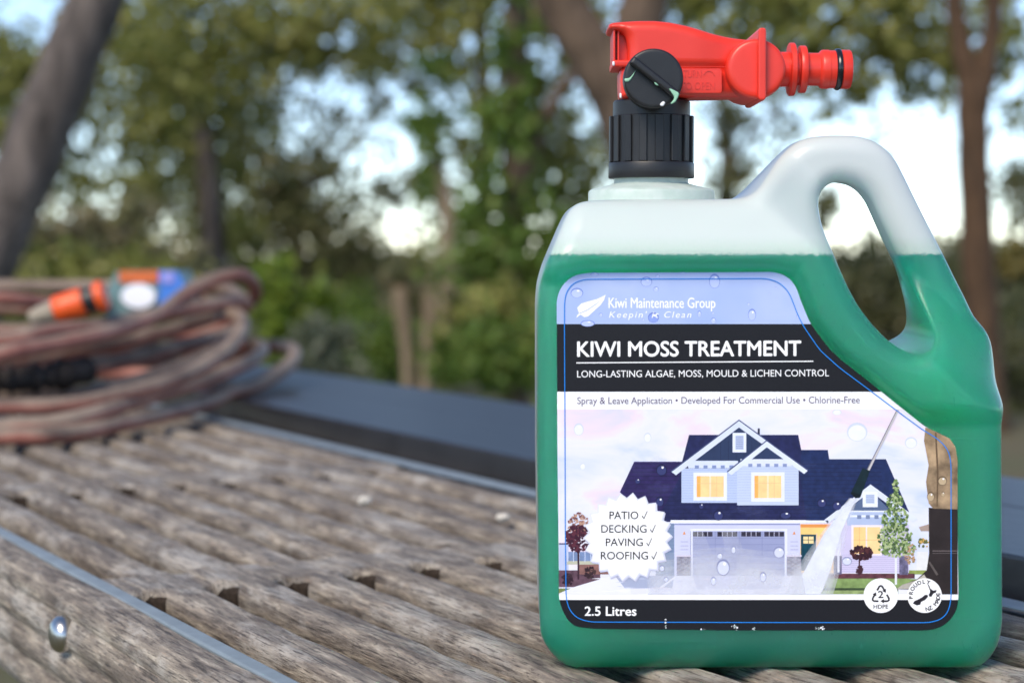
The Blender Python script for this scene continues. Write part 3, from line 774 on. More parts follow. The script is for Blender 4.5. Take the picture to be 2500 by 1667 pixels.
pr(1552, 560, 1700, 708, (240, 228, 236), 9); pr(1562, 570, 1622, 700, (250, 206, 140), 10, 0.08, 200); pr(1628, 570, 1692, 700, (252, 214, 154), 10, 0.08, 200)
pr(1590, 570, 1592, 700, (226, 170, 110), 11); pr(1562, 632, 1692, 634, (230, 180, 120), 11)
pr(1465, 710, 1505, 800, (96, 92, 124), 9, 0.45, 700); pr(1785, 710, 1828, 802, (104, 100, 130), 9, 0.45, 700)
pr(1484, 545, 1494, 790, (226, 226, 244), 10)
# central walls
pr(600, 550, 692, 806, (122, 140, 172), 7, 0.06, 100)
for k in range(16): pr(602, 560 + k * 16, 690, 561.5 + k * 16, (100, 118, 152), 7.5)
pr(690, 548, 1302, 806, (206, 208, 238), 8, 0.03, 100)
pr(672, 536, 1330, 552, (236, 238, 252), 10); pr(1330, 538, 1440, 551, (230, 234, 250), 10); pr(690, 552, 1302, 560, (150, 156, 196), 10)
pr(768, 578, 1240, 806, (228, 230, 248), 9); pr(780, 590, 1227, 806, (152, 158, 196), 10, 0.05, 60)
for j in range(6): pr(780, 624 + j * 30, 1227, 626 + j * 30, (128, 134, 176), 11)
for i in range(4):
    x0 = (780, 900, 1016, 1128)[i]; pr(x0, 593, x0 + 96, 616, (56, 52, 70), 11, 0.5, 500)
    for j in range(1, 4): pr(x0 + j * 24 - 1.5, 593, x0 + j * 24 + 1.5, 616, (190, 190, 214), 12)
    pr(x0 - 12, 590, x0 - 9, 800, (134, 140, 182), 11)
for x0 in (702, 1237):
    pr(x0, 712, x0 + 70, 806, (112, 108, 138), 10, 0.5, 800); pr(x0 - 3, 706, x0 + 73, 714, (214, 206, 224), 11)
    for j in range(9):
        for i in range(4): pr(x0 + 2 + i * 17 + (j % 2) * 6, 716 + j * 10, x0 + 14 + i * 17 + (j % 2) * 6, 723 + j * 10, [(138, 134, 160), (88, 84, 112), (150, 140, 156), (104, 98, 124)][(i * 3 + j * 5) % 4], 11.5)
    pr(x0 + 18, 640, x0 + 56, 643, (170, 170, 200), 10.5); pr(x0 + 18, 660, x0 + 56, 663, (170, 170, 200), 10.5); pr(x0 + 18, 678, x0 + 56, 681, (170, 170, 200), 10.5)
    ppoly([(x0 + 36, 590), (x0 + 44, 606), (x0 + 29, 606)], (226, 150, 90), 11)
# porch
pr(1304, 556, 1470, 795, (252, 206, 128), 7, 0.1, 120); pr(1304, 556, 1460, 572, (230, 150, 80), 8); pr(1306, 606, 1380, 782, (10, 66, 84), 9, 0.15, 200); pr(1318, 616, 1368, 650, (250, 220, 160), 10)
pr(1341, 616, 1344, 650, (10, 66, 84), 11); pr(1318, 631, 1368, 634, (10, 66, 84), 11); pr(1380, 600, 1386, 785, (236, 200, 170), 9); pr(1400, 606, 1430, 650, (240, 180, 90), 9)
for k in range(3): pr(1316 + k * 20, 664, 1318 + k * 20, 772, (6, 44, 60), 10)
# upper storey
pr(725, 285, 1000, 452, (186, 200, 234), 8, 0.03, 100); pr(996, 272, 1295, 464, (196, 208, 238), 9, 0.03, 100)
for k in range(13):
    pr(727, 292 + k * 12.5, 996, 293.4 + k * 12.5, (152, 168, 212), 8.5); pr(998, 286 + k * 13, 1293, 287.4 + k * 13, (164, 178, 218), 9.5)
ppoly([(1005, 82), (745, 262), (1000, 262), (1125, 165)], (44, 58, 92), 7, 0.12, 200); ppoly([(1140, 180), (1060, 246), (1228, 246)], (46, 60, 96), 10, 0.12, 200)
for k in range(8): pr(800 + k * 38, 150, 803 + k * 38, 258, (34, 46, 78), 7.4) if k > 2 else None
pr(758, 248, 1000, 284, (214, 222, 244), 9); pr(1012, 240, 1262, 274, (220, 226, 246), 11)
for k in range(5): pr(790 + k * 42, 270, 810 + k * 42, 286, (130, 146, 190), 9.5); pr(1050 + k * 42, 262, 1070 + k * 42, 278, (136, 150, 192), 11.5)
ppoly([(1005, 47), (672, 298), (698, 318), (1005, 86), (1120, 168), (1146, 150)], (214, 222, 244), 12); ppoly([(1140, 146), (945, 300), (968, 318), (1140, 182), (1322, 312), (1344, 292)], (220, 228, 248), 13)
ppoly([(1005, 47), (672, 298), (676, 303), (1005, 54), (1141, 153), (1146, 150)], (60, 70, 110), 12.5); ppoly([(1140, 146), (945, 300), (950, 304), (1140, 153), (1340, 297), (1344, 292)], (60, 70, 110), 13.5)
pr(974, 112, 1040, 207, (226, 232, 250), 13); pr(988, 126, 1027, 194, (180, 192, 222), 14)
for k in range(7): pr(990, 130 + k * 9, 1025, 132.5 + k * 9, (130, 142, 184), 15)
for (x0, x1, y0, y1) in ((783, 947, 305, 442), (1064, 1227, 303, 447)):
    pr(x0, y0, x1, y1, (232, 236, 250), 12); xm = (x0 + x1) / 2; pr(x0 + 16, y0 + 17, x1 - 16, y1 - 18, (250, 212, 150), 13, 0.12, 160)
    pr(xm - 4, y0 + 17, xm + 4, y1 - 18, (252, 226, 190), 14); pr(x0 + 16, y0 + 17, x0 + 34, y1 - 18, (244, 180, 96), 14); pr(x0 + 16, y0 + 52, x1 - 16, y0 + 54, (236, 190, 140), 14.5)
    pr(xm + 30, y0 + 17, xm + 32, y1 - 18, (236, 190, 140), 14.5)
pr(1096, 90, 1106, 120, (30, 34, 60), 12)
# wet drive reflections
ppoly([(400, 806), (690, 806), (680, 866), (450, 868)], (168, 176, 204), 5, 0.1, 60); ppoly([(780, 806), (1225, 806), (1200, 872), (800, 872)], (196, 198, 226), 5, 0.08, 60)
ppoly([(610, 868), (690, 812), (696, 816), (625, 870)], (240, 240, 250), 6)
for k in range(30):
    x = rng.uniform(200, 1300); y = rng.uniform(815, 892); w_ = rng.uniform(30, 120)
    ppoly([(x, y), (x + w_ * 0.5, y - 2.5), (x + w_, y), (x + w_ * 0.5, y + 2.5)], [(206, 210, 232), (242, 243, 252), (190, 196, 222), (226, 214, 226)][k % 4], 6.2 + 0.01 * k)
# lawn, shrubs
ppoly([(1425, 815), (1780, 818), (2072, 836), (2072, 870), (1400, 872)], (128, 152, 92), 5, 0.3, 350); pr(1400, 866, 1780, 880, (60, 76, 50), 6, 0.3, 400); pr(1380, 878, 1780, 896, (150, 168, 110), 6, 0.3, 350)
pr(1440, 796, 1860, 820, (96, 56, 66), 8, 0.4, 500); pr(1828, 780, 1925, 800, (150, 166, 90), 6, 0.3, 300); pr(1870, 690, 1925, 782, (226, 226, 226), 6, 0.1, 200)
leaves2(1900, 650, 25, 25, 30, [(90, 100, 60), (200, 160, 90)], 7, 7); ppoly([(1880, 570), (1930, 555), (1930, 590), (1890, 590)], (170, 150, 140), 7)
leaves2(1602, 697, 52, 32, 150, [(62, 30, 40), (84, 44, 48), (48, 22, 34)], 8, 12); pr(1587, 725, 1594, 800, (70, 40, 50), 12); leaves2(1592, 780, 14, 22, 30, [(70, 40, 50)], 7, 12)
pr(1763, 690, 1774, 850, (226, 228, 236), 12)
for (cx, cy, rx, ry, n_) in ((1768, 380, 14, 40, 40), (1765, 450, 40, 45, 110), (1765, 530, 66, 60, 200), (1765, 620, 84, 62, 260), (1775, 675, 88, 40, 170)):
    leaves2(cx, cy, rx, ry, n_, [(112, 138, 84), (146, 170, 110), (84, 108, 62), (176, 190, 140), (66, 88, 52)], 7, 13)
leaves2(1840, 700, 30, 50, 60, [(190, 150, 120), (150, 130, 90)], 6, 13)
# trouser leg and boot
ppoly([(1912, 85), (1960, 105), (2030, 140), (2058, 180), (2072, 260), (2072, 484), (1950, 480), (1928, 455), (1915, 350), (1928, 270), (1905, 150)], (156, 132, 104), 10, 0.6, 150)
ppoly([(1958, 110), (1966, 112), (1976, 300), (1972, 470), (1966, 470), (1968, 300)], (100, 80, 60), 11.5)
ppoly([(1928, 476), (2072, 482), (2072, 897), (1995, 897), (1960, 880), (1900, 875), (1770, 872), (1800, 850), (1870, 825), (1918, 780), (1930, 700)], (44, 36, 36), 10, 0.3, 120)
ppoly([(1770, 872), (1800, 850), (1870, 828), (1905, 800), (1925, 830), (1900, 868)], (176, 170, 160), 11, 0.25, 200); pr(1946, 684, 2072, 688, (110, 100, 100), 11); pr(1946, 696, 2072, 699, (96, 88, 88), 11)
ppoly([(1925, 740), (1935, 738), (1975, 800), (1966, 806)], (90, 82, 80), 11)
# lance and jet
ppoly([(1772, 0), (1784, 0), (1640, 296), (1627, 290)], (196, 192, 196), 16); ppoly([(1772, 0), (1776, 0), (1631, 292), (1627, 290)], (110, 108, 120), 17)
ppoly([(1606, 284), (1642, 296), (1596, 424), (1572, 428), (1548, 408)], (16, 36, 44), 17, 0.3, 300); ppoly([(1548, 404), (1560, 400), (1600, 414), (1592, 428), (1570, 430)], (10, 22, 28), 18)
ppoly([(1550, 430), (1574, 432), (1500, 600), (1450, 780), (1415, 870), (1400, 897), (1280, 897), (1310, 810), (1370, 700), (1440, 590)], (240, 243, 252), 15); ppoly([(1548, 430), (1562, 432), (1470, 610), (1390, 790), (1350, 897), (1270, 897), (1320, 790), (1420, 600)], (226, 232, 248), 14)
for k_ in range(3):
    e_ = 12 + 18 * k_
    pic.poly(z3([(1550 - e_ * 0.2, 430), (1574 + e_ * 0.15, 432), (1500 + e_ * 0.6, 600), (1450 + e_, 780), (1415 + e_, 897), (1280 - e_, 897), (1310 - e_, 810), (1370 - e_ * 0.8, 700), (1440 - e_ * 0.6, 590)]), mist(0.24), 15.5 + 0.1 * k_)
for k_ in range(4):
    pic.poly(z3([(640 - 30 * k_, 800 - k_ * 30), (900, 770 - k_ * 34), (1300, 780 - k_ * 28), (1330, 897), (560, 897)]), mist(0.2), 16.6 + 0.1 * k_)
for k_ in range(2):
    pic.poly(z3([(760 + 160 * k_, 592), (830 + 160 * k_, 592), (920 + 160 * k_, 806), (800 + 160 * k_, 806)]), mist(0.12), 17.5 + 0.1 * k_)
for k_ in range(14):
    x_ = rng.uniform(480, 1650); y_ = rng.uniform(250, 520); pic.poly(z3([(x_ + rng.uniform(30, 90) * math.cos(t), y_ + rng.uniform(14, 40) * math.sin(t)) for t in np.linspace(0, 5.7, 11)]), mist(0.035, 120, 130, 190), 6.6 + 0.02 * k_)
# drops
def drop(cx, cy, rx, ry, layer, dark=(122, 142, 214), lite=(186, 200, 247)):
    e = lambda sx, sy, ox=0, oy=0: [(cx + ox + rx * sx * math.cos(t), cy + oy + ry * sy * math.sin(t)) for t in np.linspace(0, 2 * math.pi, 16, endpoint=False)]
    pic2.poly(e(1, 1), ink(*dark), layer); pic2.poly(e(0.88, 0.84, 0, ry * 0.10), ink(*lite), layer + 0.6); pic2.poly(e(0.22, 0.2, rx * 0.2, -ry * 0.4), TEXTW, layer + 1.2)
pic.build('house_picture', label, 'printed photo of a two storey house with navy roofs being pressure washed')
pic2 = Print()
Q = lambda x, y: (1340 + 0.3231 * x, 640 + 0.3231 * y)
for (x, y, a_, b_) in ((212, 232, 48, 38), (345, 92, 30, 16), (458, 105, 10, 8), (737, 147, 44, 38), (822, 107, 16, 14), (810, 205, 20, 20), (1252, 143, 42, 56), (1010, 82, 26, 8), (392, 400, 15, 17), (293, 462, 54, 24), (790, 418, 42, 40), (1137, 392, 15, 26), (1243, 442, 20, 24), (1535, 397, 30, 46), (1508, 318, 10, 14), (1716, 198, 9, 11), (1668, 242, 8, 11), (1725, 270, 7, 9), (1880, 412, 11, 18), (1240, 386, 9, 12), (712, 438, 9, 11)):
    c_ = Q(x, y); drop(c_[0], c_[1], a_ * 0.3231, b_ * 0.3231, 3, *(((112, 132, 206), (140, 160, 226)) if x == 790 else ()))
for (x, y, a_, b_) in ((1580, 108, 50, 46), (1842, 160, 30, 28), (1482, 12, 22, 14), (225, 95, 24, 30), (245, 275, 13, 16), (560, 135, 18, 24)):
    c_ = Z3(x, y); drop(c_[0], c_[1], a_ * 0.5017, b_ * 0.5017, 3, (206, 212, 240), (234, 236, 250))
for (x, y, a_, b_) in ((928, 765, 32, 40), (1200, 692, 27, 28), (978, 680, 11, 18), (912, 710, 14, 14), (1122, 812, 15, 24), (880, 832, 13, 20), (1530, 735, 24, 20), (630, 770, 12, 14), (650, 825, 11, 11)):
    c_ = Z3(x, y); drop(c_[0], c_[1], a_ * 0.5017, b_ * 0.5017, 19, (134, 140, 178), (212, 216, 238))
for (x, y, a_, b_) in ((628, 292, 26, 28), (512, 346, 13, 13), (905, 512, 24, 26), (1232, 512, 28, 18), (1408, 452, 22, 22), (1482, 466, 22, 22), (620, 446, 20, 24), (822, 468, 12, 14)):
    c_ = Z3(x, y); drop(c_[0], c_[1], a_ * 0.5017, b_ * 0.5017, 19, (24, 26, 62), (56, 62, 112))
for (x, y, a_, b_) in ((1995, 345, 22, 22), (1938, 422, 18, 24), (1998, 410, 10, 12)):
    c_ = Z3(x, y); drop(c_[0], c_[1], a_ * 0.5017, b_ * 0.5017, 19, (92, 74, 56), (190, 168, 136))
pic2.build('water_drop_print', label)['kind'] = 'stuff'
# lettering
tx = Print()
add_text(tx, TEXTW, 8, 'Kiwi Maintenance Group', 1486, 1746.5, 751.5, 24.5, weight=0.012)
add_text(tx, TEXTW, 8, "Keepin' it Clean", 1487, 1688, 775.5, 15, weight=0.004, shear=0.22, space=1.25)
tx.build('company_lettering', label)
tx = Print()
add_text(tx, TEXTW, 8, 'KIWI MOSS TREATMENT', 1410, 1955, 870, 35.5, weight=0.022, rise=0.004)
tx.poly([(1407, 884.4), (1985.5, 880.4), (1985.5, 883), (1407, 887)], TEXTW, 8)
add_text(tx, TEXTW, 8, 'LONG-LASTING ALGAE, MOSS, MOULD & LICHEN CONTROL', 1409, 2024, 921, 16.3, weight=0.0, rise=0.0045)
tx.build('title_lettering', label)
tx = Print(); GREYT = ink(98, 84, 112)
add_text(tx, GREYT, 8, 'Spray & Leave Application \u2022 Developed For Commercial Use \u2022 Chlorine-Free', 1409.5, 2099, 986, 16.5, weight=-0.006, rise=0.003)
tx.build('claim_lettering', label)
tx = Print(); add_text(tx, TEXTW, 8, '2.5 Litres', *[Z3(255, 0)[0], Z3(505, 0)[0]], Z3(0, 1000)[1], 21.5, weight=0.02); tx.build('volume_lettering', label)
# leaf emblem
em = Print()
lf = [(430, 245), (418, 285), (390, 325), (345, 365), (300, 408), (268, 416), (240, 396), (207, 421), (213, 402), (228, 386), (214, 345), (245, 312), (300, 296), (360, 280), (400, 262)]
em.poly([Q(*p) for p in lf], TEXTW, 8); em.poly([Q(*p) for p in [(228, 386), (290, 360), (350, 318), (400, 285), (352, 322), (292, 364), (232, 390)]], ink(150, 170, 230), 9)
em.build('leaf_emblem', label)
# blue trim line
TR = [(1378,800),(1378,735),(1383,711),(1398,692),(1425,682),(1500,681.5),(1872,680),(1902,689),(1925,711),(1937,740),(1948,770),(1962,797),(2002,855),(2050,898),(2123,952),(2200,1010),(2253,1049),(2285,1068),(2305,1085),(2318,1105),(2322,1135),(2322,1300),(2322,1462),(2315,1494),(2297,1512),(2268,1519),(1800,1518.5),(1440,1517.5),(1408,1508),(1390,1488),(1382,1461),(1380,1300),(1379,1000)]
tr = smooth_poly(resample(np.array(TR, float), 5), 8)
tn = np.roll(tr, -1, 0) - np.roll(tr, 1, 0); nn = np.stack([-tn[:, 1], tn[:, 0]], 1); nn /= np.linalg.norm(nn, axis=1)[:, None]
tl = Print(); n_ = len(tr); w_ = 1.1
tl.tris(np.vstack([tr + nn * w_, tr - nn * w_]), [(i, (i + 1) % n_, n_ + (i + 1) % n_, n_ + i) for i in range(n_)], ink(30, 130, 225), 22)
tl.build('trim_line', label)
# starburst badge
bd = Print(); cx, cy = 463, 618; st = []; st2 = []
for k in range(44):
    a_ = math.pi * k / 22 - math.pi / 2 + 0.12; r_ = 217 if k % 2 == 0 else 190
    st.append((cx + r_ * math.cos(a_), cy + r_ * math.sin(a_))); st2.append((cx + (r_ - 9) * math.cos(a_), cy + (r_ - 9) * math.sin(a_)))
bd.poly(z3([(x + 5, y + 6) for x, y in st]), ink(196, 198, 222), 19); bd.poly(z3(st), ink(222, 224, 240), 20); bd.poly(z3(st2), TEXTW, 21)
DK = ink(38, 34, 42)
for s, x0, x1, by in (('PATIO', 375, 515, 531), ('DECKING', 335, 555, 597), ('PAVING', 357, 537, 662), ('ROOFING', 333, 562, 727)):
    add_text(bd, DK, 22, s, Z3(x0, 0)[0], Z3(x1, 0)[0], Z3(0, by)[1], 18.3, weight=0.008)
    tkx = x1 + 16
    bd.poly(z3([(tkx, by - 14), (tkx + 4, by - 17), (tkx + 11, by - 6), (tkx + 26, by - 39), (tkx + 29, by - 37), (tkx + 12, by + 2)]), DK, 22)
bd.build('starburst_badge', label, 'white starburst badge with four ticked uses')
# round marks
def circ(cx, cy, r, n=48): return z3([(cx + r * math.cos(t), cy + r * math.sin(t)) for t in np.linspace(0, 2 * math.pi, n, endpoint=False)])
def mark_letters(prn, s, cx, cy, r, a0, a1, cap, flip=False):
    for i, ch in enumerate(s):
        if ch == ' ': continue
        t = a0 + (a1 - a0) * i / (len(s) - 1)
        v, f = text_mesh(ch); wd = v[:, 0].max() - v[:, 0].min(); q = (v - [v[:, 0].min() + wd / 2, 0]) * (cap / CAPH)
        rr = r if not flip else r
        if not flip: ux, uy = math.cos(t), math.sin(t); vx = -uy; vy = ux; pts = [(cx + ux * (rr + b_) + vx * a_, cy + uy * (rr + b_) + vy * a_) for a_, b_ in q]
        else: ux, uy = math.cos(t), math.sin(t); pts = [(cx + ux * (rr - b_) + uy * a_, cy + uy * (rr - b_) - ux * a_) for a_, b_ in q]
        for i_, o_ in enumerate(((-0.9, 0), (0.9, 0), (0, -0.9), (0, 0.9))): prn.tris(np.array(z3(np.array(pts) + np.array(o_))), f, DK, 23 + 0.15 * i_)
mk = Print(); mk.poly(circ(1695, 903, 84), TEXTW, 20)
cxm, cym = 1695, 898
tri = [(1695, 846), (1742, 930), (1648, 930)]
for (p0, p1, p2) in ((tri[2], tri[0], tri[1]), (tri[0], tri[1], tri[2]), (tri[1], tri[2], tri[0])):
    p0, p1, p2 = map(np.array, (p0, p1, p2)); m0 = p0 + (p1 - p0) * 0.62; m1 = p1 + (p2 - p1) * 0.34
    c1 = p1 + (p0 - p1) * 0.16; c2 = p1 + (p2 - p1) * 0.16
    path = resample(np.array([m0, c1, (c1 + c2 + p1) / 3, c2, m1]), 4, False); tn = np.gradient(path, axis=0); tn /= np.linalg.norm(tn, axis=1)[:, None]; nr = np.stack([-tn[:, 1], tn[:, 0]], 1)
    L_, R_ = path + nr * 4.5, path - nr * 4.5; k = len(path)
    mk.tris(np.array(z3(np.vstack([L_, R_]))), [(i, i + 1, k + i + 1, k + i) for i in range(k - 1)], DK, 22)
    d_ = tn[-1]; e_ = path[-1]; n2 = nr[-1]; mk.poly(z3([e_ + n2 * 11, e_ + d_ * 17, e_ - n2 * 11]), DK, 22)
add_text(mk, DK, 22, '2', Z3(1682, 0)[0], Z3(1707, 0)[0], Z3(0, 914)[1], 16.5, weight=0.02)
add_text(mk, DK, 22, 'HDPE', Z3(1660, 0)[0], Z3(1731, 0)[0], Z3(0, 966)[1], 9.4, weight=0.02)
mk.build('recycling_mark', label)
mk = Print(); mk.poly(circ(1908, 903, 84), TEXTW, 20)
W2 = lambda x, y: ((1900 + 0.2934 * x - 1300) / 0.5017, (1100 + 0.2934 * y - 1000) / 0.5017)
for isl in ([(1120,1268),(1135,1248),(1170,1232),(1200,1215),(1222,1197),(1243,1197),(1247,1212),(1222,1240),(1190,1255),(1180,1280),(1150,1284)], [(1238,1098),(1258,1122),(1266,1146),(1290,1162),(1318,1156),(1312,1178),(1290,1186),(1275,1214),(1258,1212),(1252,1196),(1262,1180),(1262,1160),(1250,1130)]):
    mk.poly(z3([W2(*p) for p in isl]), DK, 22)
mark_letters(mk, 'PROUDLY', 1908, 903, 58, math.radians(172), math.radians(286), 18.5)
mark_letters(mk, 'NZ MADE', 1908, 903, 76, math.radians(78), math.radians(-6), 18.5, True)
mk.build('origin_mark', label)
# torn flecks along the lower edge
tf = Print()
for (cx, cy, sx, sy, n_) in ((985, 1058, 22, 20, 12), (1392, 1062, 32, 9, 14), (648, 1040, 3, 30, 8), (825, 1068, 12, 3, 4), (1078, 1064, 6, 8, 4)):
    for _ in range(n_):
        x = cx + sx * rng.normal(0, 0.5); y = min(cy + sy * rng.normal(0, 0.5), 1071); s = rng.uniform(1.5, 6)
        tf.poly(z3([(x + s * rng.uniform(0.4, 1.3) * math.cos(t), y + s * rng.uniform(0.4, 1.3) * math.sin(t)) for t in np.linspace(0, 5.6, 7)]), [WHITE, ink(200, 202, 206), ink(150, 165, 160)][int(rng.integers(3))], 24)
tf.build('torn_edge', label)['kind'] = 'stuff'
# moulded lettering on the red head
def raised(name, q, f, Y, mat, parent, depth=0.00035):
    A_ = PA(q, Y); B_ = A_.copy(); B_[:, 1] += depth + 0.0006; n_ = len(q)
    fs = [tuple(t) for t in f] + [tuple(i + n_ for i in t[::-1]) for t in f]
    be = {}
    for t in f:
        for a_, b_ in zip(t, t[1:] + t[:1]): be[(min(a_, b_), max(a_, b_))] = be.get((min(a_, b_), max(a_, b_)), 0) + 1
    for (a_, b_), c in be.items():
        if c == 1: fs.append((a_, b_, b_ + n_, a_ + n_))
    return solid(name, parent, mat, np.vstack([A_, B_]), fs, ROOT, False)
YT = YM - HM + 0.0009
q, f = text_px('TURN', 1668, 1712, 189, 18); raised('moulded_lettering', q, f, YT, M_red, head)
q, f = text_px('TO OPEN', 1662, 1745, 218.5, 18); raised('moulded_lettering', q, f, YT, M_red, head)
arc = np.array([(1731 + 13 * math.cos(t), 186 - 13 * math.sin(t)) for t in np.linspace(0.1, 2.9, 14)]); rad = (arc - [1731, 186]) / 13
qa = np.vstack([arc + rad * 1.4, arc - rad * 1.4]); fa = [(i, i + 1, 14 + i + 1, 14 + i) for i in range(13)]
raised('moulded_arrow', qa, fa, YT, M_red, head)

# ------------------------------------------------------------------ garden hose
def hose_mat():
    m, nt, bs = nodes_of('hose_rubber')
    uv = N(nt, 'ShaderNodeUVMap'); sep = N(nt, 'ShaderNodeSeparateXYZ'); nt.links.new(uv.outputs[0], sep.inputs[0])
    nz = noise(nt, N(nt, 'ShaderNodeTexCoord').outputs['Object'], 14, 3)
    ang = math_n(nt, 'ADD', math_n(nt, 'SUBTRACT', sep.outputs[0], 0.75), math_n(nt, 'MULTIPLY', math_n(nt, 'SUBTRACT', nz.outputs[0], 0.5), 0.3))
    st = math_n(nt, 'COSINE', math_n(nt, 'MULTIPLY', ang, 2 * math.pi))
    sf = N(nt, 'ShaderNodeMapRange'); nt.links.new(st, sf.inputs[0]); sf.inputs[1].default_value = -0.35; sf.inputs[2].default_value = 0.35
    tc = N(nt, 'ShaderNodeTexCoord'); n = noise(nt, tc.outputs['Object'], 24, 5, 0.6); n2 = noise(nt, tc.outputs['Object'], 90, 3)
    pink = ramp(nt, [(0.35, srgb(132, 80, 69)), (0.65, srgb(168, 112, 98))], n.outputs[0]); grey = ramp(nt, [(0.35, srgb(104, 89, 79)), (0.65, srgb(146, 129, 114))], n.outputs[0])
    c = mixc(nt, sf.outputs[0], pink.outputs[0], grey.outputs[0])
    nt.links.new(c, bs.inputs['Base Color']); bs.inputs['Roughness'].default_value = 0.55; bs.inputs['Specular IOR Level'].default_value = 0.35
    return m
M_hose = hose_mat(); M_sleeve = plain('dark_sleeve', srgb(42, 36, 34), 0.7, 0.3, 0, 0.4, 60, 0.8, 160, 0.004)
hroot = P(150, 1000, 1.85); hroot.z = TZ
hose = empty('garden_hose', hroot); tag(hose, 'coiled dusty pink and grey garden hose with an orange quick connector', 'hose')
HR = 0.0079
fr = lambda pts: [tuple(P(x, y, Y)) for x, y, Y in pts]
# one length of hose: front strands follow the pile, back arcs close each loop on the far side
def back(x0, z, y=2.22): return [(-0.36, y - 0.03, TZ + z), (-0.52, y, TZ + z), (-0.75, y, TZ + z), (-0.95, 2.05, TZ + z), (-1.02, 1.9, TZ + z), (-0.95, 1.74, TZ + z), (-0.78, 1.64, TZ + z)]
chain = []
chain += [(-0.85, 1.62, TZ + 0.012)] + fr([(0, 1074, 1.590), (120, 1066, 1.60), (238, 1047, 1.64), (374, 1016, 1.72), (510, 982, 1.83), (612, 943, 1.92), (663, 921, 1.96), (700, 895, 2.0), (721, 871, 2.04), (713, 851, 2.09), (680, 845, 2.13), (629, 848, 2.16)])
chain += back(0, 0.035, 2.20)
chain += fr([(-120, 1045, 1.60), (0, 1043, 1.60), (102, 1037, 1.605), (221, 1014, 1.64), (306, 985, 1.69), (408, 955, 1.76), (510, 923, 1.84), (595, 889, 1.92), (632, 867, 1.98), (640, 850, 2.04), (610, 838, 2.10)])
chain += back(0, 0.052, 2.18)
chain += fr([(-120, 990, 1.625), (0, 993, 1.63), (170, 988, 1.65), (306, 961, 1.69), (408, 933, 1.735), (493, 896, 1.79), (551, 858, 1.84), (583, 820, 1.885), (594, 790, 1.93), (578, 768, 1.97), (530, 770, 1.99), (476, 789, 1.97), (374, 818, 1.91), (238, 845, 1.84), (102, 872, 1.79), (0, 889, 1.75), (-150, 905, 1.73)])
chain += [(-0.86, 1.80, TZ + 0.05), (-0.92, 1.93, TZ + 0.06), (-0.8, 1.98, TZ + 0.06)] + fr([(0, 935, 1.80), (120, 925, 1.81), (221, 899, 1.84), (340, 872, 1.90), (476, 838, 1.98), (561, 811, 2.05), (590, 790, 2.10)])
chain += back(0, 0.10, 2.20)
chain += fr([(-120, 815, 1.70), (0, 836, 1.70), (68, 822, 1.72), (120, 808, 1.745), (238, 797, 1.80), (340, 777, 1.86), (442, 757, 1.92), (544, 738, 1.98), (588, 734, 2.04), (600, 745, 2.10)])
chain += back(0, 0.125, 2.24)
chain += fr([(-130, 868, 1.66), (0, 862, 1.67), (100, 846, 1.71), (230, 820, 1.765)] + [(320, 795, 1.83), (400, 760, 1.89), (445, 722, 1.93), (493, 693, 1.96), (544, 675, 1.98), (585, 670, 2.0), (613, 683, 2.03), (622, 707, 2.06), (612, 735, 2.1)])
chain += back(0, 0.075, 2.14) + fr([(-100, 960, 1.74), (60, 968, 1.745), (200, 962, 1.77), (340, 930, 1.83), (450, 890, 1.90), (540, 850, 1.98), (560, 830, 2.06)])
chain += back(0, 0.03, 2.1) + fr([(-100, 985, 1.73), (100, 985, 1.75), (260, 970, 1.80), (400, 935, 1.88), (500, 895, 1.96), (540, 870, 2.06)])
chain += [(-0.36, 2.2, TZ + 0.105), (-0.5, 2.22, TZ + 0.12)] + fr([(250, 740, 2.1), (100, 738, 2.02), (0, 728, 1.98), (-160, 730, 1.98)])
hp = resample(catmull([np.array(c) for c in chain], 10), 0.010, False)
hp[:, 2] = np.maximum(hp[:, 2], TZ + HR + 0.001)
sx_, sy_ = hp[:, 0], hp[:, 1]; bb = sx_ * 0.866 + sy_ * 0.5; aa = -0.5 * sx_ + 0.866 * sy_
over = (bb > 0.675) & (bb < 0.93) & (aa < 2.28)
hp[:, 2] = np.where(over, np.maximum(hp[:, 2], TZ + 0.0175 + HR), hp[:, 2])
for _ in range(3): hp[1:-1] = 0.25 * hp[:-2] + 0.5 * hp[1:-1] + 0.25 * hp[2:]
SEG = 16; V, F = tube(hp, HR, SEG)
me = mesh('hose_tube', V - np.array(hroot), F, True); uvl = me.uv_layers.new(name='UVMap'); uvs = np.zeros((len(me.loops), 2), np.float32)
vi = np.empty(len(me.loops), np.int32); me.loops.foreach_get('vertex_index', vi); 
for p in me.polygons:
    ks = [vi[l] % SEG for l in p.loop_indices]; wrap = max(ks) == SEG - 1 and min(ks) == 0
    for l in p.loop_indices:
        k = vi[l] % SEG; k = SEG if (wrap and k == 0) else k
        uvs[l] = (k / SEG, (vi[l] // SEG) * 0.01)
uvl.data.foreach_set('uv', uvs.ravel())
new_obj('hose_tube', me, hose, M_hose)
# dark wrapped sleeve lying in the coil
pp = catmull([np.array(c) for c in fr([(-120, 930, 1.70), (0, 928, 1.705), (80, 922, 1.715), (150, 915, 1.735), (215, 902, 1.77)])], 14)
rr_ = 0.0120 + 0.002 * np.sin(np.arange(len(pp)) * 1.1) + rng.normal(0, 0.0016, len(pp)); V, F = tube(pp, rr_, 14); solid('wrapped_sleeve', hose, M_sleeve, V, F, hroot)
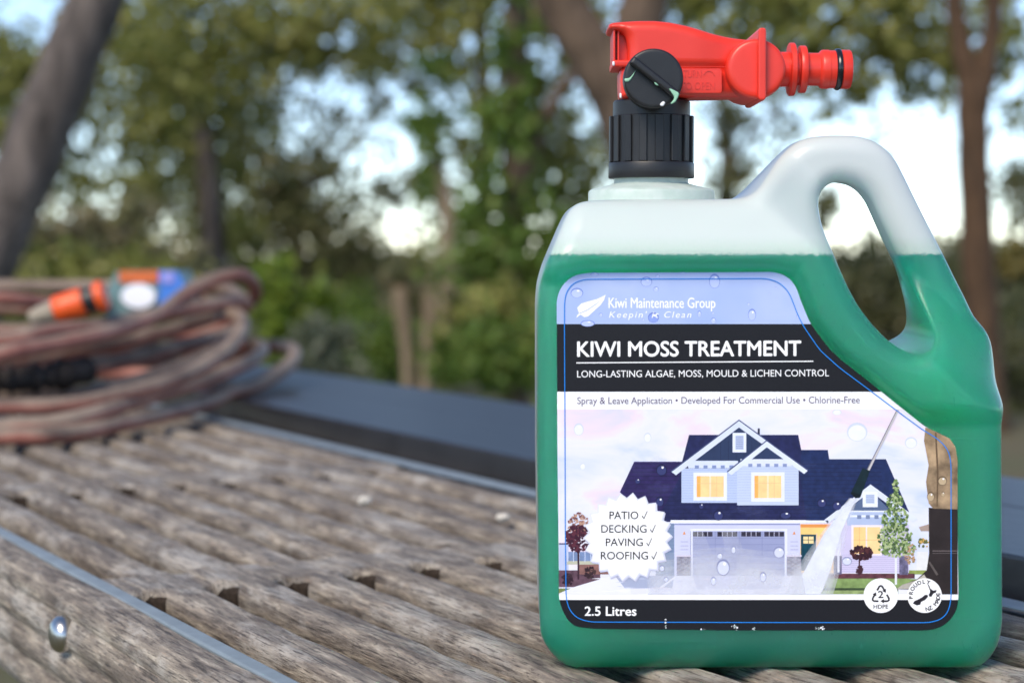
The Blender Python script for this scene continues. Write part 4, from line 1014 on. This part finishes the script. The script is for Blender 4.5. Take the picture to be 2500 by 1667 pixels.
# quick connector
cA, cB = P(90, 771, 1.80), P(258, 719, 1.80); ax = (cB - cA); Lc = ax.length; q = ax.to_track_quat('Z', 'Y').to_matrix()
def ctube(name, prof, mat):
    V, F = lathe([(r, z * Lc) for r, z in prof], 36); W = np.array([tuple(q @ Vector(v) + cA) for v in V]); return auto_smooth(solid(name, hose, mat, W, F, hroot), 40)
ctube('connector_nut', [(0.006, -0.1), (0.0085, 0.0), (0.0092, 0.05), (0.0105, 0.24), (0.0095, 0.26)], plain('grey_plastic', srgb(150, 140, 124), 0.6, 0.4, 0, 0.2, 90))
ctube('connector_body', [(0.009, 0.262), (0.0125, 0.27), (0.0138, 0.30), (0.0138, 0.42), (0.0142, 0.66), (0.0136, 0.69)], M_orange)
ctube('connector_grip', [(0.011, 0.691), (0.0125, 0.70), (0.0125, 0.855), (0.011, 0.862)], M_blackp)
ctube('connector_ring', [(0.010, 0.863), (0.0140, 0.87), (0.0150, 0.90), (0.0150, 0.97), (0.0138, 1.0), (0.009, 1.002)], M_orange)

# ------------------------------------------------------------------ packet behind the hose
pk0 = P(354, 750, 2.14); pkr = Vector((pk0.x, 2.16, TZ))
pack = empty('plastic_packet', pkr); tag(pack, 'small blue, orange and white packet standing behind the coiled hose', 'packet')
top = P(354, 662, 2.12).z; 
def pk(name, pts, y0, y1, mat):
    p = [P(x, y, 2.12) for x, y in pts]; n_ = len(p); V = [(v.x, y0, v.z) for v in p] + [(v.x, y1, v.z) for v in p]
    F = [tuple(range(n_)), tuple(range(n_, 2 * n_))[::-1]] + [(i, (i + 1) % n_, n_ + (i + 1) % n_, n_ + i) for i in range(n_)]
    return solid(name, pack, mat, np.array(V), F, pkr, False)
zb = 833.5 + 0
yb = 775.0
M_teal = plain('teal_plastic', srgb(104, 134, 136), 0.3, 0.5, 0, 0.1, 40); M_blue = plain('blue_print', srgb(64, 120, 205), 0.35, 0.5, 0, 0.25, 60); M_or2 = plain('orange_print', srgb(206, 104, 48), 0.4, 0.5, 0, 0.1, 60); M_lil = plain('lilac_print', srgb(150, 150, 220), 0.4)
pk('packet_body', [(284, 662), (434, 662), (456, 706), (456, yb), (262, yb), (262, 706)], 2.12, 2.20, M_teal)
pk('packet_panel', [(292, 661), (388, 661), (388, 690), (292, 690)], 2.117, 2.1195, M_or2)
pk('packet_panel', [(389, 661), (434, 661), (457, 706), (457, yb - 2), (389, yb - 2)], 2.117, 2.1195, M_blue)
pk('packet_panel', [(398, 664), (425, 664), (428, 690), (396, 690)], 2.1145, 2.1165, M_lil)
pk('packet_panel', [(340 + 42 * math.cos(t), 722 + 30 * math.sin(t)) for t in np.linspace(0, 2 * math.pi, 24, endpoint=False)], 2.1145, 2.1165, M_paper)

M_crumb = plain('pale_crumb', srgb(196, 190, 180), 0.8, 0.2, 0, 0.1, 300)
# ------------------------------------------------------------------ pale flecks on the slats
for (px, py, s, lb) in ((890, 1233, 0.0042, 'small white crumb on the slats between the hose and the bottle'), (1228, 1274, 0.0038, 'small white crumb on the slats close beside the bottle')):
    Yp = 0.177 * FPX / (py - 595); w = P(px, py, Yp); bm = bmesh.new(); bmesh.ops.create_icosphere(bm, subdivisions=2, radius=s)
    for v in bm.verts: v.co.x *= 1.2; v.co.z *= 0.8; v.co += Vector((rng.normal(0, 1), rng.normal(0, 1), rng.normal(0, 1))) * s * 0.07
    me = bpy.data.meshes.new('crumb'); bm.to_mesh(me); bm.free(); o = new_obj('crumb', me, None, M_crumb); o.location = (w.x, w.y, TZ + s * 0.55); tag(o, lb, 'crumb', 'white crumbs on the table')

# ------------------------------------------------------------------ trees and shrubs
L_olive = leaf_mat('leaf_olive', [(0.1612, 0.1828, 0.0454), (0.2956, 0.3082, 0.0743), (0.2149, 0.214, 0.0702), (0.4, 0.3785, 0.1136)])
L_dark = leaf_mat('leaf_dark', [(0.0692, 0.0856, 0.0325), (0.1414, 0.1484, 0.0595), (0.11, 0.1085, 0.0542), (0.1887, 0.1712, 0.0814)], 0.25)
L_lime = leaf_mat('leaf_lime', [(0.154, 0.2156, 0.0231), (0.2156, 0.2926, 0.0308), (0.1386, 0.231, 0.0308), (0.2464, 0.2772, 0.0539)], 0.45)
L_ivy = leaf_mat('leaf_ivy', [(0.0782, 0.1474, 0.0258), (0.1436, 0.2259, 0.0406), (0.1044, 0.1782, 0.0331), (0.2087, 0.2615, 0.0553)])
L_yg = leaf_mat('leaf_yellow_green', [(0.20, 0.21, 0.05), (0.26, 0.27, 0.07), (0.17, 0.18, 0.05), (0.30, 0.29, 0.10)], 0.4)
L_grey = leaf_mat('leaf_greygreen', [(0.1458, 0.162, 0.0892), (0.2106, 0.2188, 0.1378), (0.162, 0.1702, 0.1134)], 0.3)
L_tan = leaf_mat('leaf_tan', [(0.2093, 0.1771, 0.0966), (0.161, 0.161, 0.0644), (0.2737, 0.2254, 0.1449), (0.1288, 0.1368, 0.0483)], 0.3)
L_yellow = leaf_mat('leaf_yellow', [(0.30, 0.22, 0.06), (0.22, 0.17, 0.05), (0.16, 0.15, 0.04)], 0.35)
B_grey = bark_mat('bark_grey', (0.030, 0.024, 0.021), (0.16, 0.130, 0.115), 14); B_brown = bark_mat('bark_brown', (0.055, 0.036, 0.023), (0.14, 0.094, 0.062), 12); B_tan = bark_mat('bark_tan', (0.16, 0.12, 0.08), (0.30, 0.23, 0.16)); B_red = bark_mat('bark_reddish', (0.036, 0.019, 0.008), (0.095, 0.050, 0.023), 12)
def leaf_arrays(blobs):
    Vs = []
    for (px, py, rx, ry, Y, cov, size) in blobs:
        k = Y / FPX; c = np.array(P(px, py, Y)); ex, ez = rx * k, ry * k; ey = 0.8 * (ex * ez) ** 0.5
        la = size * size * 0.5; n = int(cov * 3.14 * ex * ez / la * 5.2) + 4
        ncl = max(3, int(n / 26)); d = rng.normal(0, 1, (ncl, 3)); d /= np.linalg.norm(d, axis=1)[:, None]; cl = d * (rng.uniform(0, 1, (ncl, 1)) ** 0.42)
        idx = rng.integers(0, ncl, n); pos = cl[idx] * [ex, ey, ez] + rng.normal(0, 1, (n, 3)) * min(0.20, 0.30 * min(ex, ez)) + c
        pos[:, 2] = np.maximum(pos[:, 2], 0.03)
        t = rng.normal(0, 1, (n, 3)); t[:, 2] -= 0.4; t /= np.linalg.norm(t, axis=1)[:, None]; b = rng.normal(0, 1, (n, 3)); b -= t * (b * t).sum(1)[:, None]; b /= np.linalg.norm(b, axis=1)[:, None]
        L = size * rng.uniform(0.7, 1.35, (n, 1)); W = L * 0.28
        q = np.stack([pos - t * L * 0.5, pos + b * W - t * L * 0.05, pos + t * L * 0.5, pos - b * W - t * L * 0.05], 1)
        Vs.append(q.reshape(-1, 3))
    return np.vstack(Vs)
def crown(parent, root, blobs, mat, name='crown'):
    V = leaf_arrays(blobs); F = np.arange(len(V)).reshape(-1, 4)
    o = new_obj(name, fast_mesh(name, V - np.array(root), F), parent, mat); return o
def gz(x, y): return -0.10 * min(max(0, y - 22), 60)
def trunk_part(parent, root, path, mat, name='trunk', down=True):
    """path: (px, py, Y, radius) from top to bottom; continued to the ground."""
    pts = [np.array(tuple(P(x, y, Y)) + (r,)) for x, y, Y, r in path]
    if down:
        l, p = pts[-1], pts[-2]; dirv = (l - p)[:3]; g = gz(l[0], l[1]) - 0.1
        if l[2] > g + 0.05:
            tt = (g - l[2]) / dirv[2] if dirv[2] < -1e-3 else 0; e = l[:3] + dirv * tt * 0.9; e[2] = g
            pts.append(np.append(e, l[3] * 1.25))
    c = catmull(pts, 10); c[:, :3] += np.stack([np.sin(np.arange(len(c)) * 0.7), np.cos(np.arange(len(c)) * 0.9), 0 * np.arange(len(c))], 1) * 0.035 * c[:, 3:4]
    V, F = tube(c[:, :3], c[:, 3], 14); return solid(name, parent, mat, V, F, root)
def tree(name, label, root_px, trunks, mat, crowns, group=None, cat='tree'):
    x, Y = root_px; r = P(x, 800, Y); r.z = gz(0, Y); t = empty(name, r); tag(t, label, cat, group)
    for i, tr_ in enumerate(trunks): trunk_part(t, r, tr_['p'], mat, tr_.get('n', 'trunk'), tr_.get('d', True))
    for blobs, lm in crowns: crown(t, r, blobs, lm)
    return t
G = 'trees behind the table'
def lim(p): return {'p': p, 'n': 'limb', 'd': False}
tree('leaning_tree', 'thick grey trunk leaning to one side behind the coiled hose', (-370, 6.0),
     [{'p': [(330, -250, 6.0, 0.085), (233, 0, 6.0, 0.092), (150, 200, 6.0, 0.098), (55, 430, 6.0, 0.104), (-40, 640, 6.0, 0.11)]}],
     B_grey, [([(250, -330, 420, 190, 6.3, 0.8, 0.09)], L_olive)], G)
tree('olive_tree', 'broad olive green tree with pale yellowish leaves beside the leaning trunk', (500, 13.0),
     [{'p': [(500, 330, 13, 0.07), (520, 600, 13, 0.09)]}, lim([(330, 60, 13, 0.03), (430, 220, 13, 0.05), (500, 340, 13, 0.07)])],
     B_grey, [([(430, 60, 280, 170, 13, 1.5, 0.085), (530, 330, 170, 150, 13.3, 0.9, 0.085), (760, 30, 280, 120, 13, 1.3, 0.085), (700, 130, 150, 60, 13, 0.7, 0.085), (180, 300, 120, 250, 12.5, 0.9, 0.085), (30, 330, 140, 200, 12, 1.1, 0.085), (480, 560, 180, 60, 13, 0.9, 0.085)], L_olive),
               ([(370, 210, 110, 170, 12, 1.3, 0.085), (300, 480, 110, 90, 12, 1.0, 0.085), (20, 200, 90, 170, 12, 1.2, 0.085)], L_yg)], G)
tree('dark_tree', 'dark leaved spreading tree between the hose and the sky gap', (720, 17.0),
     [{'p': [(735, 430, 17, 0.06), (722, 640, 17, 0.08)]}, lim([(560, 420, 17, 0.03), (660, 500, 17, 0.05), (730, 560, 17, 0.06)]), lim([(900, 300, 17, 0.025), (820, 400, 17, 0.04), (735, 470, 17, 0.05)])],
     B_grey, [([(610, 560, 190, 110, 17, 1.4, 0.10), (760, 560, 140, 110, 17, 1.3, 0.10), (620, 400, 120, 170, 17, 0.9, 0.10), (520, 220, 230, 110, 17, 1.1, 0.10), (690, 480, 70, 110, 17, 1.0, 0.10), (430, 400, 150, 160, 17, 0.9, 0.10), (800, 160, 200, 60, 17, 0.7, 0.10), (880, 640, 110, 80, 17, 1.2, 0.10), (960, 440, 70, 60, 17, 0.6, 0.10), (820, 420, 50, 40, 17, 0.5, 0.1), (820, 370, 230, 240, 17, 0.34, 0.10), (900, 260, 120, 60, 17, 0.3, 0.10), (800, 330, 60, 120, 17, 0.5, 0.10)], L_dark)], G)
tree('slender_tree', 'slender bare brown trunk rising among the ivy clad trunks', (1180, 14.0),
     [{'p': [(1172, -80, 14, 0.055), (1178, 200, 14, 0.058), (1184, 450, 14, 0.062), (1180, 650, 14, 0.066)]}],
     B_brown, [([(1060, 60, 210, 140, 14, 1.2, 0.09), (1130, -60, 280, 100, 14, 1.2, 0.09), (1110, 300, 90, 170, 14, 0.9, 0.09), (1010, 150, 120, 60, 14, 0.7, 0.09), (1100, 560, 90, 120, 14, 0.8, 0.09)], L_olive)], G)
tree('pale_curved_tree', 'pale curving thin trunk in front of the sky gap', (1110, 12.0),
     [{'p': [(1060, 330, 12, 0.04), (1072, 420, 12, 0.045), (1094, 530, 12, 0.05), (1092, 680, 12, 0.05)]}],
     B_tan, [([(1040, 240, 50, 160, 12, 1.1, 0.08), (1060, 460, 60, 80, 12, 0.5, 0.08)], L_ivy)], G)
tree('ivy_tree', 'tall trunk wrapped in bright green ivy beside the bottle', (1265, 10.0),
     [{'p': [(1262, -60, 10, 0.07), (1258, 300, 10, 0.075), (1255, 700, 10, 0.08)]}, lim([(1420, 150, 10, 0.035), (1330, 290, 10, 0.04), (1262, 520, 10, 0.05)])],
     B_brown, [([(1255, 150, 60, 220, 10, 1.5, 0.075), (1240, 460, 75, 230, 10, 1.7, 0.075), (1190, 640, 110, 120, 10, 1.6, 0.075), (1330, 640, 120, 130, 10, 1.5, 0.075)], L_ivy),
               ([(1390, 400, 120, 130, 10.5, 1.7, 0.075), (1230, 790, 150, 90, 9.5, 1.7, 0.075), (1360, 60, 120, 110, 10.5, 1.4, 0.075), (1300, 250, 120, 120, 10.5, 1.1, 0.075)], L_olive)], G)
tree('branching_tree', 'stout brown trunk forking behind the red spray head', (1620, 8.0),
     [{'p': [(1330, -60, 8, 0.11), (1420, 90, 8, 0.115), (1500, 230, 8, 0.12), (1570, 420, 8, 0.13), (1600, 700, 8, 0.14)]}, lim([(1600, -80, 8, 0.10), (1560, 60, 8, 0.11), (1510, 200, 8, 0.12)])],
     B_brown, [([(1750, -60, 260, 110, 8.3, 1.3, 0.08)], L_olive)], G)
tree('feathery_tree', 'thin dark feathery tree beside the black collar against white sky', (1770, 16.0),
     [{'p': [(1765, 200, 16, 0.05), (1775, 420, 16, 0.07), (1770, 650, 16, 0.09)]}, lim([(1900, 260, 16, 0.02), (1830, 340, 16, 0.03), (1772, 420, 16, 0.04)])],
     B_grey, [([(1760, 300, 60, 110, 16, 0.9, 0.09), (1800, 440, 90, 60, 16, 1.0, 0.09), (1900, 290, 110, 60, 16, 0.45, 0.09), (2020, 520, 50, 70, 16, 1.0, 0.09), (2130, 470, 60, 40, 16, 0.4, 0.09), (1850, 420, 150, 120, 16, 0.22, 0.09), (2100, 400, 260, 200, 16, 0.07, 0.09)], L_dark)], G)
tree('forked_tree', 'reddish brown trunk forking in two behind the jug handle', (2410, 9.0),
     [{'p': [(2378, 215, 9, 0.085), (2375, 320, 9, 0.078), (2382, 500, 9, 0.080), (2395, 750, 9, 0.086), (2410, 950, 9, 0.09)]}, lim([(2322, -80, 9, 0.045), (2338, 60, 9, 0.05), (2362, 180, 9, 0.06), (2376, 270, 9, 0.07)]), lim([(2430, -80, 9, 0.042), (2424, 60, 9, 0.046), (2402, 180, 9, 0.058), (2384, 270, 9, 0.065)])],
     B_red, [([(2120, 30, 400, 150, 11, 1.2, 0.085), (2000, 140, 190, 110, 11, 1.0, 0.085), (2240, 150, 190, 100, 11, 1.0, 0.085), (1800, 60, 160, 120, 11, 0.9, 0.085), (2480, 90, 110, 130, 11, 0.9, 0.085), (2120, 230, 220, 50, 12, 0.4, 0.085), (2480, 260, 70, 60, 11, 0.6, 0.085)], L_olive)], G)
tree('edge_tree', 'dark bushy tree beyond the forked trunk', (2520, 14.0),
     [{'p': [(2530, 420, 14, 0.06), (2530, 620, 14, 0.08)]}], B_grey,
     [([(2500, 480, 70, 90, 14, 1.5, 0.09), (2470, 640, 130, 100, 14, 1.4, 0.09)], L_dark), ([(2480, 640, 40, 50, 13.6, 1.2, 0.08)], L_yellow)], G)
# cabbage-tree like stems
for (px, lb) in ((982, 'tan stemmed young palm standing in front of its twin'), (1052, 'tan stemmed young palm with a narrower trunk')):
    tree('young_palm', lb, (px, 11.0), [{'p': [(px - 4, 700, 11, 0.048), (px, 770, 11, 0.046), (px + (10 if px < 1000 else -10), 850, 11, 0.036), (px + (14 if px < 1000 else -14), 930, 11, 0.034)]}], B_tan, [([(px + 5, 690, 55, 40, 11, 0.7, 0.16)], L_tan)], 'young palms', 'palm')
# shrubs
def shrub(label, px, Y, blobs, mat, name='shrub'):
    r = P(px, 800, Y); r.z = gz(0, Y); t = empty(name, r); tag(t, label, 'shrub', 'shrubs behind the table')
    k = Y / FPX; b0 = blobs[0]; top_ = P(b0[0], b0[1], b0[4])
    V, F = tube(np.array([(r.x, Y, r.z - 0.05), (r.x + 0.03, Y, (r.z + top_.z) / 2), (top_.x, Y, top_.z)]), [0.03, 0.025, 0.015], 8); solid('stem', t, B_brown, V, F, r)
    crown(t, r, blobs, mat, 'foliage')
shrub('bright lime green shrub right behind the hose loops', 700, 8.5, [(690, 700, 75, 70, 8.5, 1.8, 0.07), (740, 760, 80, 70, 8.5, 1.8, 0.07), (660, 800, 70, 70, 8.5, 1.8, 0.07), (800, 760, 50, 50, 8.6, 1.3, 0.07)], L_lime)
shrub('rounded grey green bush in front of the young palms', 800, 7.5, [(795, 850, 85, 62, 7.5, 2.6, 0.05), (790, 930, 100, 70, 7.5, 2.2, 0.05)], L_grey)
shrub('low olive shrub at the foot of the ivy clad trunk', 1250, 9.0, [(1180, 880, 150, 80, 9, 1.6, 0.07), (1330, 860, 130, 90, 9, 1.6, 0.07), (1120, 880, 50, 80, 11.5, 1.5, 0.07)], L_ivy)
shrub('mid green shrub between the grey green bush and the palms', 920, 12.0, [(910, 850, 90, 90, 12, 1.6, 0.07), (1010, 880, 120, 70, 12.5, 1.5, 0.07), (880, 760, 60, 60, 12.5, 1.2, 0.07)], L_ivy)
shrub('pale tan shrub below the leaning trunk', 250, 10.0, [(250, 560, 200, 75, 10, 1.5, 0.08), (60, 620, 160, 80, 10, 1.6, 0.08), (420, 640, 150, 60, 10, 1.4, 0.08)], L_tan)
shrub('green shrub under the pale tan one', 120, 9.0, [(120, 690, 210, 90, 9, 1.6, 0.08), (380, 720, 180, 90, 9, 1.6, 0.08)], L_olive)
shrub('very dark shrub seen through the jug handle', 2100, 12.0, [(2110, 720, 190, 110, 12, 1.9, 0.08), (2300, 800, 180, 140, 12, 1.8, 0.08), (1900, 760, 180, 120, 12, 1.6, 0.08)], L_dark)
shrub('dark shrub behind the bottle edge and forked trunk', 2480, 10.0, [(2480, 880, 110, 130, 10, 1.6, 0.08), (2460, 1040, 120, 110, 10, 1.6, 0.08)], L_dark)
# far wood that reads as one mass
blobs = []
for i in range(40):
    x = -2300 + i * 185; y = 690 + 40 * math.sin(i * 1.7); blobs.append((x, y, 150, 85, 24, 1.5, 0.14)); blobs.append((x + 70, y + 120, 160, 90, 21, 1.5, 0.14))
o = crown(None, (0, 0, 0), blobs, L_dark, 'far_thicket'); tag(o, 'dark far thicket filling the gap under the trees', 'thicket', None, 'stuff')
